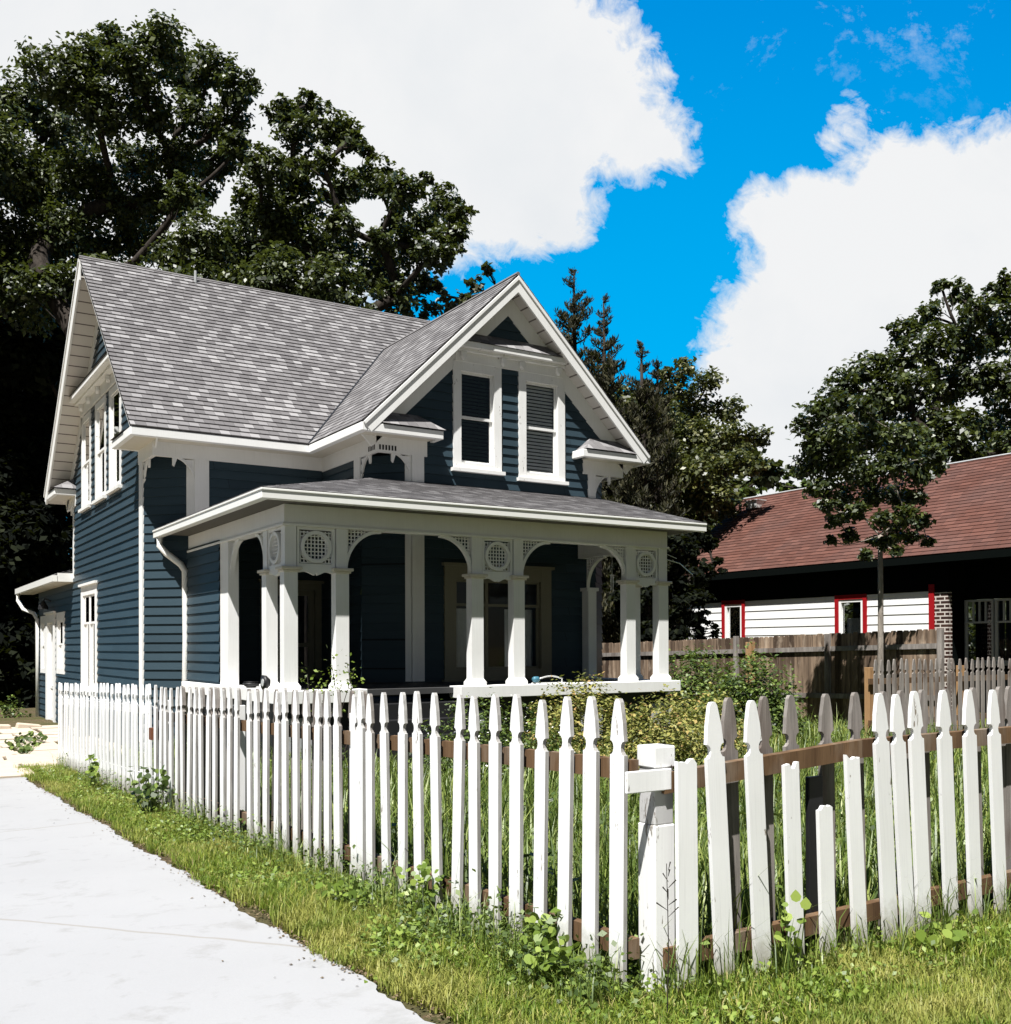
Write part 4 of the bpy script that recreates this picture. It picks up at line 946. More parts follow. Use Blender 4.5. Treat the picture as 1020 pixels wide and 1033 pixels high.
for h in (-.33, -1.22): 
    for y0, y1 in zip(secs[:-1], secs[1:]): raill(bf, (XB-.035, y0+.02, bft(y0)+h), (XB-.035, y1-.02, bft(y1)+h), .09, .04, M['oldwood'])
for i, y in enumerate(secs): fpart(bf, 'post', (XB-.1, y-.045, -.4), (XB-.014, y+.045, bft(y)+(.0 if i != 2 else .03)), M['oldwood'])
u757 = -2.14
fpart(bf, 'post', (XB-.16, u757-.07, -.4), (XB-.02, u757+.07, 1.52), M['newpost'])['label'] = 'newer orange brown post'
gpf = thing('picket_fence', 'unpainted grey picket fence in front of the neighbouring sun room', 'fence', (12, -6.8, gz(0, -6.8)))
GP = picket_mesh('picket', picket_outline(.085, 1.36), [M['oldwood'], M['oldwood']])
x = 9.3
while x < 15.8: put_picket(GP, gpf, (x, -6.85, gz(0, -6.8)+.03+random.uniform(-.02, .02)), 0, random.gauss(0, .015)); x += .155
for h in (.35, 1.0): raill(gpf, (9.2, -6.81, gz(0, -6.8)+h), (15.9, -6.81, gz(0, -6.8)+h), .09, .04, M['rail'])
for x in (9.25, 11.6, 13.9): fpart(gpf, 'post', (x, -6.78, -.3), (x+.1, -6.68, 1.1), M['newpost'])

# ------------------------------------------------------------------ foliage tools
def leaf_quads(P, size, up=.3, aspect=.62, out=None, outw=0.):
    # one kite shaped quad per point
    n = len(P); nrm = RNG.normal(size=(n, 3)); nrm /= np.linalg.norm(nrm, axis=1)[:, None]
    nrm[:, 2] = np.abs(nrm[:, 2])+up
    if out is not None: nrm += out*outw
    nrm /= np.linalg.norm(nrm, axis=1)[:, None]
    a = RNG.normal(size=(n, 3)); a -= nrm*np.sum(a*nrm, 1)[:, None]; a /= np.linalg.norm(a, axis=1)[:, None]; b = np.cross(nrm, a)
    s = size*RNG.uniform(.65, 1.3, (n, 1))
    droop = -.25*s*np.array([[0, 0, 1.]])
    V = np.stack([P-a*s*.5, P+b*s*aspect*.5-a*s*.05, P+a*s*.5+droop*.5, P-b*s*aspect*.5-a*s*.05], 1)
    return V
def lobe_points(c, r, n_tuft, per, squash=.85, tr=.3, shell=.5):
    d = RNG.normal(size=(n_tuft, 3)); d /= np.linalg.norm(d, axis=1)[:, None]
    rad = r*RNG.uniform(shell, 1.02, (n_tuft, 1)); cen = c+d*rad*np.array([1, 1, squash])
    tl = RNG.normal(size=(n_tuft, per, 3))*(tr*r/2)*RNG.uniform(.6, 1.2, (n_tuft, 1, 1))
    P = (cen[:, None]+tl*np.array([1, 1, .7])).reshape(-1, 3)
    O = np.repeat(d, per, 0)
    return P, O, cen
def branchy(mb, pts, r0, r1, seg=7):
    mb.tube(pts, list(np.linspace(r0, r1, len(pts))), seg)
def bend(p, q, k, n=5):
    p, q = V3(*p), V3(*q); L = np.linalg.norm(q-p); out = []
    side = RNG.normal(size=3)*L*k
    for i in range(n+1):
        t = i/n; out.append(p+(q-p)*t+side*math.sin(math.pi*t)+V3(0, 0, -L*.06*math.sin(math.pi*t)))
    return out
def tree(name, label, base, fork_h, r0, lobes, mat, bark='bark', leaf=.2, dens=1., group=None, cat='tree', tuft=22, tr=.3, up=.3, shell=.35, lean=None, thin=1.):
    t = thing(name, label, cat, base, group); base = V3(*base)
    fork = base+V3(0, 0, fork_h) if lean is None else V3(*lean)
    tk = MB(); PP = []; OO = []; C = [fork]; par = [-1]; path = [0.]; cens = [None]
    for c, r in sorted(lobes, key=lambda q: np.linalg.norm(V3(*q[0])-fork)):
        c = V3(*c)
        P, O, cen = lobe_points(c, r, max(6, int(dens*16*r*r+6)), tuft, .85, tr, shell); PP.append(P); OO.append(O)
        best = min(range(len(C)), key=lambda k: np.linalg.norm(C[k]-c)*1.0+.35*path[k]+(2. if C[k][2] > c[2]+.5 else 0))
        par.append(best); path.append(path[best]+np.linalg.norm(C[best]-c)); C.append(c); cens.append((cen, r))
    cnt = [1]*len(C)
    for k in range(len(C)-1, 0, -1): cnt[par[k]] += cnt[k]
    rad = [r0*thin*.8*(n/cnt[0])**.5 for n in cnt]
    tk.tube(bend(base-V3(0, 0, .3), fork, .02), list(np.linspace(r0*1.25, r0*.8, 6)), 10)
    for k in range(1, len(C)):
        pts = bend(C[par[k]], C[k], .09); branchy(tk, pts, rad[k], max(rad[k]*.7, .012), 6)
        cen, r = cens[k]
        for q in cen[:max(4, int(5*r))]: branchy(tk, bend(pts[3] if RNG.random() < .4 else pts[-1], q, .12, 3), min(rad[k]*.5, .035), .008, 4)
    tk.build('trunk', M[bark], t, smooth=True)
    P = np.concatenate(PP); O = np.concatenate(OO)
    quads_obj('crown', leaf_quads(P, leaf, up, .62, O, .6), 4, M[mat], t)
    return t
def px_lobes(L, d, jit=1.6, grow=1.):
    out = []
    for (u, v, r) in L:
        dd = d+RNG.uniform(-jit, jit); out.append((at(u, v, dd), r*d/FPX*grow))
    return out

# ------------------------------------------------------------------ trees
D1 = 31.
oakA = [(-35, 150, 60), (10, 170, 40), (18, 105, 32), (60, 75, 34), (92, 60, 26), (112, 40, 20), (135, 70, 28), (165, 42, 26), (182, 75, 26), (212, 70, 26), (238, 90, 22), (228, 125, 24), (195, 120, 28), (150, 110, 26), (100, 110, 34), (60, 130, 34), (40, 190, 40), (85, 175, 34), (135, 160, 26), (175, 160, 30), (215, 165, 26), (240, 150, 18), (120, 205, 34), (160, 205, 26), (60, 235, 36), (15, 250, 44), (-30, 240, 50), (95, 250, 32), (140, 240, 30), (185, 200, 22), (205, 195, 16), (20, 300, 40), (50, 290, 30), (-20, 330, 50)]
b = at(120, 690, D1); tree('oak_tree', 'tall broad oak at far left rising behind the blue house', (b[0], b[1], gz(0, 8)), 4.5, .5, px_lobes(oakA, D1, 2.2, 1.03), 'oak', leaf=.165, dens=6., group='large oaks behind the blue house')
oakB = [(285, 112, 18), (310, 105, 16), (330, 125, 22), (352, 140, 18), (372, 152, 10), (300, 135, 22), (268, 170, 24), (262, 205, 26), (300, 175, 22), (325, 165, 16), (300, 205, 28), (335, 195, 16), (355, 185, 20), (385, 180, 22), (405, 195, 22), (430, 180, 10), (448, 205, 20), (462, 215, 14), (452, 235, 18), (430, 225, 18), (400, 225, 18), (440, 255, 22), (415, 250, 22), (385, 245, 18), (300, 240, 32), (250, 245, 34), (205, 245, 30), (340, 255, 30), (380, 275, 30), (330, 290, 34), (280, 280, 32), (420, 285, 20), (230, 275, 30), (170, 260, 26), (400, 300, 22), (135, 285, 24), (100, 280, 24), (200, 285, 26), (250, 290, 26), (310, 310, 24), (360, 320, 22), (345, 225, 18), (275, 225, 24), (190, 300, 22)]
b = at(300, 690, 29.); tree('oak_tree', 'spreading dark oak rising behind the long grey roof, ending in open blue sky', (b[0], b[1], gz(0, 8)), 5., .42, px_lobes(oakB, 29., 1.8, 1.05), 'oak', leaf=.155, dens=6.6, group='large oaks behind the blue house')
pale = [(482, 290, 11), (470, 302, 14), (492, 272, 7), (452, 305, 16), (430, 312, 14), (440, 290, 8), (500, 300, 14), (460, 325, 20), (420, 325, 16)]
b = at(465, 690, 30.); tree('loose_tree', 'pale loose leaved tree showing between the oak and the front gable', (b[0], b[1], gz(0, 8)), 6, .16, px_lobes(pale, 30., 1.), 'olive', leaf=.2, dens=.9, tuft=16, tr=.4)
# shady thicket at the left edge
th1 = [(0, 345, 46), (35, 360, 36), (-40, 380, 60), (20, 420, 46), (55, 400, 26), (-10, 480, 52), (35, 470, 38), (60, 455, 16), (10, 540, 50), (40, 530, 36), (-30, 560, 60), (10, 600, 44), (5, 650, 44), (-35, 640, 60), (30, 640, 30), (20, 690, 36), (-20, 700, 50), (45, 570, 30), (60, 300, 26), (70, 340, 24), (60, 500, 20), (66, 540, 16), (45, 650, 14), (30, 700, 20), (5, 715, 30)]
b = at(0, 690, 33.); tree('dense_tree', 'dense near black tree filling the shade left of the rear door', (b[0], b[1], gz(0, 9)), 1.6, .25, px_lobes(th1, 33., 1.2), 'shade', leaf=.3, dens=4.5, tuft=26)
for i, (u, v, d, lab) in enumerate(((6, 728, 27., 'small sunlit leafy bush at the left edge beyond the path'),)):
    c = at(u, v, d); t = thing('bush', lab, 'bush', (c[0], c[1], gz(0, c[1])))
    P, O, cen = lobe_points(c+V3(0, 0, .1), .55, 40, 14, 1.1, .4, .2); quads_obj('foliage', leaf_quads(P, .1, .3, .6, O, .5), 4, M['bush'], t)
# overhanging boughs of a further oak out to the left keep that corner in shade
c = at(-330, 200, 26); tree('oak_tree', 'oak outside the left edge of the view shading the path', (c[0], c[1], gz(0, 5)), 5, .45, [((c[0]+dx, c[1]+dy, 9+dz), r) for dx, dy, dz, r in ((0, 0, 0, 2.6), (2.5, 1, .5, 2.2), (-2.5, 1, 0, 2.4), (1, 3, 1.5, 2.4), (0, -2.5, -.5, 2), (3.4, 3, -1, 2), (-1, 1, 2.5, 2.2))], 'oak', leaf=.3, dens=.8)

lo = [(-170, 250, 70), (-150, 340, 70), (-190, 430, 80), (-120, 420, 60), (-160, 520, 80), (-230, 330, 70), (-100, 520, 60), (-110, 300, 60), (-90, 600, 60), (-180, 600, 70), (-120, 200, 50), (-240, 480, 80), (-80, 400, 40), (-80, 480, 40)]
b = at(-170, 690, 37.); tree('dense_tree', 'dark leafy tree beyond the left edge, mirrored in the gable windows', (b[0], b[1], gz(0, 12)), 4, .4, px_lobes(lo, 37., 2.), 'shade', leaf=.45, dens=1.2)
# cedars
def cedar(label, u, vtop, vbase, d, spread, group):
    top = at(u, vtop, d); bx, by = top[0], top[1]; zb = gz(0, 9); H = top[2]-zb
    t = thing('cedar_tree', label, 'tree', (bx, by, zb), group); tk = MB(); tk.tube([(bx, by, zb), (bx+.05, by, zb+H*.5), (bx, by, top[2]-.1)], [.22, .14, .02], 8)
    PP = []; z = .16*H
    while z < H:
        f = 1-z/H; nb = 5 if f > .1 else 3
        for k in range(nb):
            a = RNG.uniform(0, 2*math.pi); L = spread*(f**.85)*RNG.uniform(.4, 1.2)+.1; rise = L*RNG.uniform(.35, .75)
            p0 = V3(bx, by, zb+z); p1 = p0+V3(math.cos(a)*L, math.sin(a)*L, rise)
            pts = [p0, p0+(p1-p0)*.5-V3(0, 0, .1*L), p1]; tk.tube(pts, [.03+.02*f, .02, .008], 5)
            m = int(12+40*L); tt = RNG.uniform(.25, 1.05, m)[:, None]
            C = p0+(p1-p0)*tt-V3(0, 0, .2*L)*np.sin(math.pi*np.minimum(tt, 1))*.5
            for j in range(3): PP.append(C+RNG.normal(size=(m, 3))*(.03+.12*(1.1-tt))*min(1, L+.1)+V3(0, 0, .05))
        z += RNG.uniform(.24, .42)
    tk.build('trunk', M['bark'], t, smooth=True)
    tz = RNG.uniform(0, 1.5, 90); PP.append(V3(bx, by, top[2]-.05)-np.column_stack([np.zeros(90), np.zeros(90), tz])+RNG.normal(size=(90, 3))*(.015+.07*tz[:, None]))
    P = np.concatenate(PP); n = len(P); d_ = RNG.normal(size=(n, 3))*.55; d_[:, 2] = np.abs(d_[:, 2])+.45; d_ /= np.linalg.norm(d_, axis=1)[:, None]
    q = np.cross(d_, RNG.normal(size=(n, 3))); q /= np.linalg.norm(q, axis=1)[:, None]; s = RNG.uniform(.12, .24, (n, 1))*np.clip(.45+(zb+H-P[:, 2:3])/3.5, .4, 1)
    quads_obj('crown', np.stack([P, P+d_*s*.45+q*s*.11, P+d_*s, P+d_*s*.45-q*s*.11], 1), 4, M['cedar'], t)
cedar('tallest pointed cedar right behind the front gable', 579, 270, 600, 29., 2.1, 'cedars behind the front gable')
cedar('second pointed cedar, just right of the tallest one', 609, 300, 600, 28., 1.9, 'cedars behind the front gable')
cedar('third and lower pointed cedar, standing against open sky', 647, 345, 600, 27., 1.7, 'cedars behind the front gable')
cedar('small pointed cedar tip poking out of the olive tree', 663, 360, 600, 29., 1.3, 'cedars behind the front gable')
mid = [(600, 395, 15), (625, 402, 18), (650, 400, 16), (608, 430, 20), (590, 420, 14), (672, 378, 10), (690, 372, 14), (712, 385, 18), (680, 395, 18), (700, 410, 24), (735, 412, 18), (665, 420, 22), (640, 410, 16), (720, 440, 26), (745, 440, 18), (768, 442, 14), (690, 445, 26), (650, 450, 28), (625, 440, 18), (670, 480, 30), (640, 490, 30), (615, 470, 20), (705, 475, 26), (735, 470, 20), (690, 510, 26), (720, 500, 22), (655, 520, 28), (630, 520, 24), (760, 470, 14), (675, 455, 24), (688, 480, 22), (700, 530, 22), (680, 540, 24), (735, 510, 16), (620, 445, 16), (640, 470, 22)]
b = at(690, 690, 31.); tree('olive_tree', 'wide olive green tree with loose top between the front gable and the red roof', (b[0], b[1], gz(0, 9)), 3.5, .25, px_lobes(mid, 31., 1.6), 'maple', leaf=.15, dens=6., tuft=18, tr=.42)
bk_ = [(620, 430, 40), (660, 430, 40), (700, 440, 40), (740, 460, 34), (640, 490, 40), (690, 500, 40), (730, 505, 30), (660, 540, 40), (710, 545, 36), (770, 480, 22), (690, 590, 40), (650, 600, 40), (722, 535, 26), (700, 470, 36), (725, 560, 22), (670, 470, 36)]
b = at(720, 690, 38.); tree('dense_tree', 'shaded broad tree filling the gap behind the olive green tree', (b[0], b[1], gz(0, 9)), 3, .25, px_lobes(bk_, 38., 1.2, .9), 'hedgefar', leaf=.34, dens=1.6)
drk = [(700, 535, 18), (715, 548, 12), (722, 570, 10), (668, 548, 20), (640, 560, 22), (690, 555, 22), (705, 575, 16), (680, 590, 26), (700, 610, 22), (655, 580, 26), (640, 610, 24), (685, 630, 22), (660, 640, 22), (710, 640, 16), (625, 600, 20)]
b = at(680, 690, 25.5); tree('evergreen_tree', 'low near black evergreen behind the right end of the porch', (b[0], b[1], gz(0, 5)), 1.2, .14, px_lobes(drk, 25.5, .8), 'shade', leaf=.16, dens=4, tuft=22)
# big trees beyond the neighbour
farR = [(850, 395, 24), (875, 372, 24), (905, 365, 20), (895, 395, 26), (912, 335, 20), (935, 318, 18), (950, 290, 12), (968, 296, 16), (985, 312, 20), (1010, 295, 18), (1015, 285, 12), (940, 350, 26), (975, 345, 26), (1010, 335, 28), (1045, 310, 34), (1055, 370, 40), (920, 395, 28), (955, 390, 28), (995, 385, 30), (1030, 400, 28), (880, 420, 28), (920, 430, 30), (960, 430, 28), (1000, 430, 28), (845, 430, 24), (1020, 450, 24), (860, 450, 20), (975, 460, 20), (945, 445, 22), (1000, 462, 22), (925, 455, 20), (1040, 440, 30), (895, 445, 22)]
b = at(960, 690, 38.); tree('maple_tree', 'big dark maple towering behind the red roofed house', (b[0], b[1], gz(0, 5)), 4., .5, px_lobes(farR, 38., 2.), 'oak', leaf=.2, dens=3.4)
lowg = [(775, 480, 12), (790, 490, 14), (808, 478, 10), (760, 492, 14), (815, 492, 12), (745, 500, 14), (730, 505, 14)]
b = at(785, 690, 42.); tree('round_tree', 'fresh green low tree just over the ridge of the red roof', (b[0], b[1], gz(0, 5)), 4.5, .2, px_lobes(lowg, 42., 1.), 'bush', leaf=.3, dens=.9)
# young tree in front of the tall board fence
Dy = 17.6
yng = [(812, 428, 14), (826, 412, 14), (850, 405, 14), (872, 412, 14), (820, 448, 18), (845, 438, 20), (875, 440, 20), (905, 436, 18), (925, 446, 18), (940, 460, 14), (815, 470, 16), (840, 470, 20), (868, 472, 22), (898, 468, 20), (925, 475, 18), (945, 472, 10), (828, 492, 16), (852, 500, 14), (880, 500, 16), (905, 500, 16), (925, 500, 10), (835, 510, 10), (890, 525, 12), (905, 535, 13), (920, 540, 9), (880, 545, 8), (905, 555, 7), (935, 545, 7), (845, 525, 10), (858, 540, 9), (840, 545, 6), (872, 560, 7), (915, 520, 14), (895, 545, 10), (930, 525, 10), (860, 515, 14)]
b = at(886, 715, Dy); tree('young_tree', 'slim pale trunked tree with drooping crown before the tall board fence', (b[0], b[1], gz(0, b[1])), 2.55, .05, px_lobes(yng, Dy, .7), 'oak', 'palebark', leaf=.1, dens=22, tuft=16, tr=.5, lean=at(888, 540, Dy))
# vague wood beyond everything
far = []
for i in range(70):
    u = -250+i*22; d = RNG.uniform(48, 58); c = at(u, 600+RNG.uniform(-22, 20), d); P, O, _ = lobe_points(c, RNG.uniform(2, 3.4), 60, 16, .8, .4, .3); far.append(P)
for i in range(60):
    u = -250+i*26; d = RNG.uniform(46, 54); c = at(u, 650, d); P, O, _ = lobe_points(c, 2.6, 50, 16, .8, .4, .3); far.append(P)
P = np.concatenate(far); o = quads_obj('woodland', leaf_quads(P, .5, .3), 4, M['hedgefar'], None, (10, 30, 0)); o['kind'] = 'stuff'

# ------------------------------------------------------------------ shrubs in the yard
def shrub(name, label, cx, cy, rx, ry, h, mat, leaf, n_tuft, per=16, cat='shrub', group=None, stems=5):
    z = gz(cx, cy); t = thing(name, label, cat, (cx, cy, z), group)
    d = RNG.normal(size=(n_tuft, 3)); d[:, 2] = np.abs(d[:, 2]); d /= np.linalg.norm(d, axis=1)[:, None]
    rad = RNG.uniform(.55, 1.08, (n_tuft, 1)); cen = V3(cx, cy, z)+d*rad*np.array([rx, ry, h])+RNG.normal(size=(n_tuft, 3))*.03
    cen[:, 2] = np.maximum(cen[:, 2], z+.05)
    P = (cen[:, None]+RNG.normal(size=(n_tuft, per, 3))*leaf*1.1).reshape(-1, 3)
    quads_obj('foliage', leaf_quads(P, leaf, .4, .6, np.repeat(d, per, 0), .6), 4, M[mat], t)
    s = MB()
    for q in cen[:stems*3]: s.tube(bend((cx+RNG.normal()*.06, cy+RNG.normal()*.06, z-.05), q, .05, 3), [.012, .009, .007, .004], 5)
    s.build('stem', M['bark'], t)
    return t
g_sp = 'golden shrubs in front of the porch'
shrub('golden_shrub', 'golden leaved shrub in front of the steps, left of the other golden mound', 3.85, -6.55, .8, .7, 1.15, 'gold', .055, 420, group=g_sp)
shrub('golden_shrub', 'wide golden shrub mound seen just over the corner post', 3.0, -9.1, .68, .62, .98, 'gold', .05, 520, group=g_sp)
shrub('golden_shrub', 'golden shrub below the right end of the porch sill', 4.9, -7.6, .75, .7, .95, 'gold', .052, 460, group=g_sp)
shrub('green_bush', 'green bush with pale leaf edges at the right end of the porch', 7.9, -5.6, .8, .8, 1.45, 'bush', .075, 520, cat='bush')
shrub('green_bush', 'climbing green bush against the tall board fence beside the orange post', 9.6, -2.4, .9, .8, 1.55, 'bush', .08, 500, cat='bush')
shrub('green_bush', 'low green bush in the lawn under the orange post', 9.2, -4.4, .9, .9, .75, 'bush', .07, 420, cat='bush')
shrub('green_bush', 'low flowering clump at the foot of the slim tree', 11.0, -6.0, .8, .6, .5, 'tall', .06, 260, cat='bush')
fp = shrub('flowering_plant', 'dark green plant with tiny white flowers before the porch steps', 1.9, -7.6, 1.1, .5, .95, 'bush', .045, 420, cat='plant')
d_ = RNG.normal(size=(260, 3)); d_[:, 2] = np.abs(d_[:, 2]); d_ /= np.linalg.norm(d_, axis=1)[:, None]
P = V3(1.9, -7.6, gz(0, -7.6))+d_*np.array([1.12, .52, .98])*RNG.uniform(.8, 1.1, (260, 1)); fo = quads_obj('flower', leaf_quads(P, .03, .5), 4, M['nsiding'], fp); fo['kind'] = 'stuff'
# sapling by the corner columns
sp = thing('sapling', 'thin leafy sapling growing between the fence and the corner columns', 'sapling', (.35, -6.2, gz(0, -6.2)))
stm = MB(); LP = []
for (u, v) in ((322, 690), (335, 672), (350, 668), (357, 676), (345, 690), (310, 680), (330, 695)):
    tip = at(u, v, 12.9); stm.tube(bend((.35+RNG.normal()*.05, -6.2+RNG.normal()*.05, gz(0, -6.2)), tip, .05, 5), [.012, .01, .008, .006, .005, .003], 5)
    for k in range(26): LP.append(tip+RNG.normal(size=3)*V3(.05, .05, .14)-V3(0, 0, .1))
stm.build('stem', M['bark'], sp); quads_obj('foliage', leaf_quads(np.array(LP), .055, .3), 4, M['weed'], sp)

# ------------------------------------------------------------------ grass
def dens_noise(x, y): return .5+.5*np.sin(x*2.3+1.3*np.sin(y*1.7))*np.cos(y*2.1+np.sin(x*3.1))
def blades(n, sampler, hmin, hmax, wid, mat, name, label=None, lean=.5):
    X = sampler(n); n = len(X); z = np.array([gz(a, b) for a, b in X]); B = np.column_stack([X, z-.01])
    a = RNG.uniform(0, 2*math.pi, n); h = RNG.uniform(hmin, hmax, n)*RNG.uniform(.6, 1.1, n)*(.45+1.1*np.clip(dens_noise(X[:, 0]*1.7, X[:, 1]*1.7)*.6+dens_noise(X[:, 0]*.6+3, X[:, 1]*.6)*.4, 0, 1)); ln = h*RNG.uniform(.1, lean, n)
    d = np.column_stack([np.cos(a), np.sin(a), np.zeros(n)]); s = np.column_stack([-np.sin(a), np.cos(a), np.zeros(n)])*(wid*RNG.uniform(.6, 1.4, n))[:, None]/2
    m = B+d*(ln*.3)[:, None]+np.column_stack([np.zeros(n), np.zeros(n), h*.6]); t = B+d*ln[:, None]+np.column_stack([np.zeros(n), np.zeros(n), h*(1-.25*ln/h)])
    V = np.stack([B-s, B+s, m+s*.8, t, m-s*.8], 1)
    o = quads_obj(name, V, 5, M[mat], None, (B[:, 0].mean(), B[:, 1].mean(), 0), [(0, 1, 2, 4), (4, 2, 3)]); o['kind'] = 'stuff'; return o
def samp(x0, x1, y0, y1, f=None, nearw=True):
    def g(n):
        X = np.column_stack([RNG.uniform(x0, x1, n*2), RNG.uniform(y0, y1, n*2)])
        if nearw:
            d = np.hypot(X[:, 0]-CX, X[:, 1]-CY); X = X[RNG.random(len(X)) < np.clip((4.2/d)**1.2, .03, 1)]
        if f is not None: X = X[f(X[:, 0], X[:, 1])]
        return X[:n]
    return g
drv = lambda x, y: x > -2.26+.03*np.sin(y*3.1)+.025*np.sin(y*9)+RNG.exponential(.05, len(x))+.03
blades(150000, samp(-2.28, -1.5, -16.5, -1.0, drv), .04, .11, .0055, 'grass', 'grass', lean=.8)
blades(170000, samp(-2.2, 3.2, -16.6, -14.12, lambda x, y: drv(x, y) & ~((x+2.2)**2*.9+(y+16.6)**2 < .0)), .035, .1, .0055, 'grass', 'grass', lean=.8)
blades(3800, samp(-1.75, -1.3, -14.2, -1.2, lambda x, y: dens_noise(x*.6, y) >.5), .08, .34, .0055, 'tall', 'grass', lean=.8)
blades(900, samp(-1.4, 2.2, -14.3, -14.0, None), .08, .36, .0055, 'tall', 'grass', lean=.8)
inyard = lambda x, y: (x > -1.3) & ~((x > .3) & (y > -4.9) & (x < 7.4))
blades(150000, samp(-1.3, 11.4, -14.0, -.5, inyard), .15, .5, .011, 'tall', 'grass', lean=.7)
blades(60000, samp(2, 16, -14.0, -1, inyard, False), .1, .3, .016, 'grass', 'grass')
def cover(name, n_cl, sampler, per, leaf, h, sp, mat):
    X = sampler(n_cl); n = len(X); hh = RNG.uniform(.2, 1., (n, 1))*h
    z = np.array([gz(a, b) for a, b in X])[:, None]
    P = np.concatenate([X, z], 1)[:, None]+np.concatenate([RNG.normal(size=(n, per, 2))*sp, RNG.uniform(0, 1, (n, per, 1))*hh[:, None]], 2)
    P = P.reshape(-1, 3); o = quads_obj(name, leaf_quads(P, leaf, .6, .7), 4, M[mat], None, (X[:, 0].mean(), X[:, 1].mean(), 0)); o['kind'] = 'stuff'; return o
cover('ground_cover', 900, samp(-2.1, -1.35, -14.2, -1.5, lambda x, y: dens_noise(x*1.3, y*.7) > .4), 24, .03, .15, .06, 'weed')
cover('ground_cover', 300, samp(-1.8, -1.35, -14.2, -1.5, None), 24, .03, .3, .06, 'bush')
cover('ground_cover', 120, samp(-1.9, 2.4, -14.6, -14.15, None), 22, .026, .12, .06, 'weed')
cover('ground_cover', 900, samp(-1.25, 11, -13.9, -1.0, inyard), 40, .045, .5, .16, 'bush')
cover('ground_cover', 380, samp(-1.25, 11, -13.9, -1.0, inyard), 30, .04, .4, .14, 'weed')
# litter along the concrete edge
n = 2600; yy = RNG.uniform(-14.6, -3, n); xx = -2.23+.02*np.sin(yy*3.1)+RNG.normal(size=n)*.035+.035-RNG.exponential(.08, n)*(RNG.random(n) < .07)
P = np.column_stack([xx, yy, [gz(0, q)+.012 for q in yy]]); o = quads_obj('leaf_litter', leaf_quads(P, .02, 2.), 4, M['litter'], None, (-2.2, -8, 0)); o['kind'] = 'stuff'

# weeds
def weed(label, p, h, n, leaf, name='weed', mat='weed', spread=.12, group=None):
    z = gz(*p); t = thing(name, label, 'weed', (p[0], p[1], z), group); s = MB(); L = []
    for k in range(n):
        a = RNG.uniform(0, 2*math.pi); hh = h*RNG.uniform(.45, 1.); tip = V3(p[0]+math.cos(a)*spread*RNG.uniform(.2, 1), p[1]+math.sin(a)*spread*RNG.uniform(.2, 1), z+hh)
        s.tube(bend((p[0]+RNG.normal()*.02, p[1]+RNG.normal()*.02, z), tip, .06, 3), [.004, .0035, .003, .002], 4); L.append(tip); L.append(tip+RNG.normal(size=3)*.03)
        if RNG.random() < .6: L.append(V3(p[0], p[1], z)*.4+tip*.6)
    s.build('stem', M[mat], t)
    P = np.array(L); n_ = len(P); nr = RNG.normal(size=(n_, 3))*.5+V3(-.35, -.45, .7); nr /= np.linalg.norm(nr, axis=1)[:, None]
    a = RNG.normal(size=(n_, 3)); a -= nr*np.sum(a*nr, 1)[:, None]; a /= np.linalg.norm(a, axis=1)[:, None]; b = np.cross(nr, a); sz = leaf*RNG.uniform(.6, 1.25, (n_, 1)); V = []
    for (x_, y_) in ((-.5, 0), (-.35, .34), (0, .46), (.3, .25), (.55, 0), (.3, -.25), (0, -.46), (-.35, -.34)): V.append(P+a*sz*x_+b*sz*y_+nr*sz*.12*abs(y_))
    quads_obj('foliage', np.stack(V, 1), 8, M[mat], t)
gw_ = 'broadleaf weeds along the fences'
def onfence(u, v): q = ray(u, v); k = -(EYE-.0)/q[2]; return (CX+q[0]*k, CY+q[1]*k)
weed('bright broadleaf weed at the fence foot, nearest the corner post', (-1.62, -13.75), .2, 26, .045, group=gw_)
weed('second bright weed clump at the fence foot, shaded side', (-1.5, -13.5), .26, 16, .05, group=gw_)
weed('yellow green weed growing up between two driveway pickets', (-1.58, -12.45), .3, 26, .04, group=gw_)
weed('low spreading weed in the grass beside the driveway', (-1.72, -11.9), .13, 30, .05, spread=.25, group=gw_)
weed('small heart leaved weed twining up in the street pickets', (-.68, -14.2), .38, 9, .045, spread=.08, group=gw_)
weed('low weed below the three close set street pickets', (.15, -14.35), .14, 14, .05, spread=.2, group=gw_)
weed('dark weed clump at the fence near the rusty hinge', (-1.78, -7.3), .45, 30, .07, 'weed', 'bush', .22, group=gw_)
weed('thin yellow weed by the far picket section', (-1.8, -4.6), .42, 12, .08, group=gw_)
for i, (u, v, lab) in enumerate(((36, 748, 'largest tuft of weeds in the flag joints'), (25, 760, 'weed tuft in the flag joints beside the driveway end'), (16, 752, 'small weed tuft in the flag joints near the left edge'))):
    q = ray(u, v); k = (-.32-EYE)/q[2]; weed(lab, (CX+q[0]*k, CY+q[1]*k), .2, 16, .09, 'weed', 'bush', .25, group='weed tufts between the path flags')
# seed head in front of the corner post
sd = thing('seed_grass', 'thin dark seed head of tall grass against the white corner post', 'grass stalk', (-1.52, -14.35, gz(0, -14.3)))
s_ = MB(); s_.tube([(-1.52, -14.35, .0), (-1.5, -14.34, .3), (-1.5, -14.33, .62)], [.0025, .002, .0015], 5)
for k in range(9):
    z = .42+k*.022; a = k*2.4; L = .05*(1-k/12); s_.tube([(-1.5, -14.34, z), (-1.5+math.cos(a)*L, -14.34+math.sin(a)*L, z+.03)], [.001, .003], 4)
s_.build('stem', M['bark'], sd)

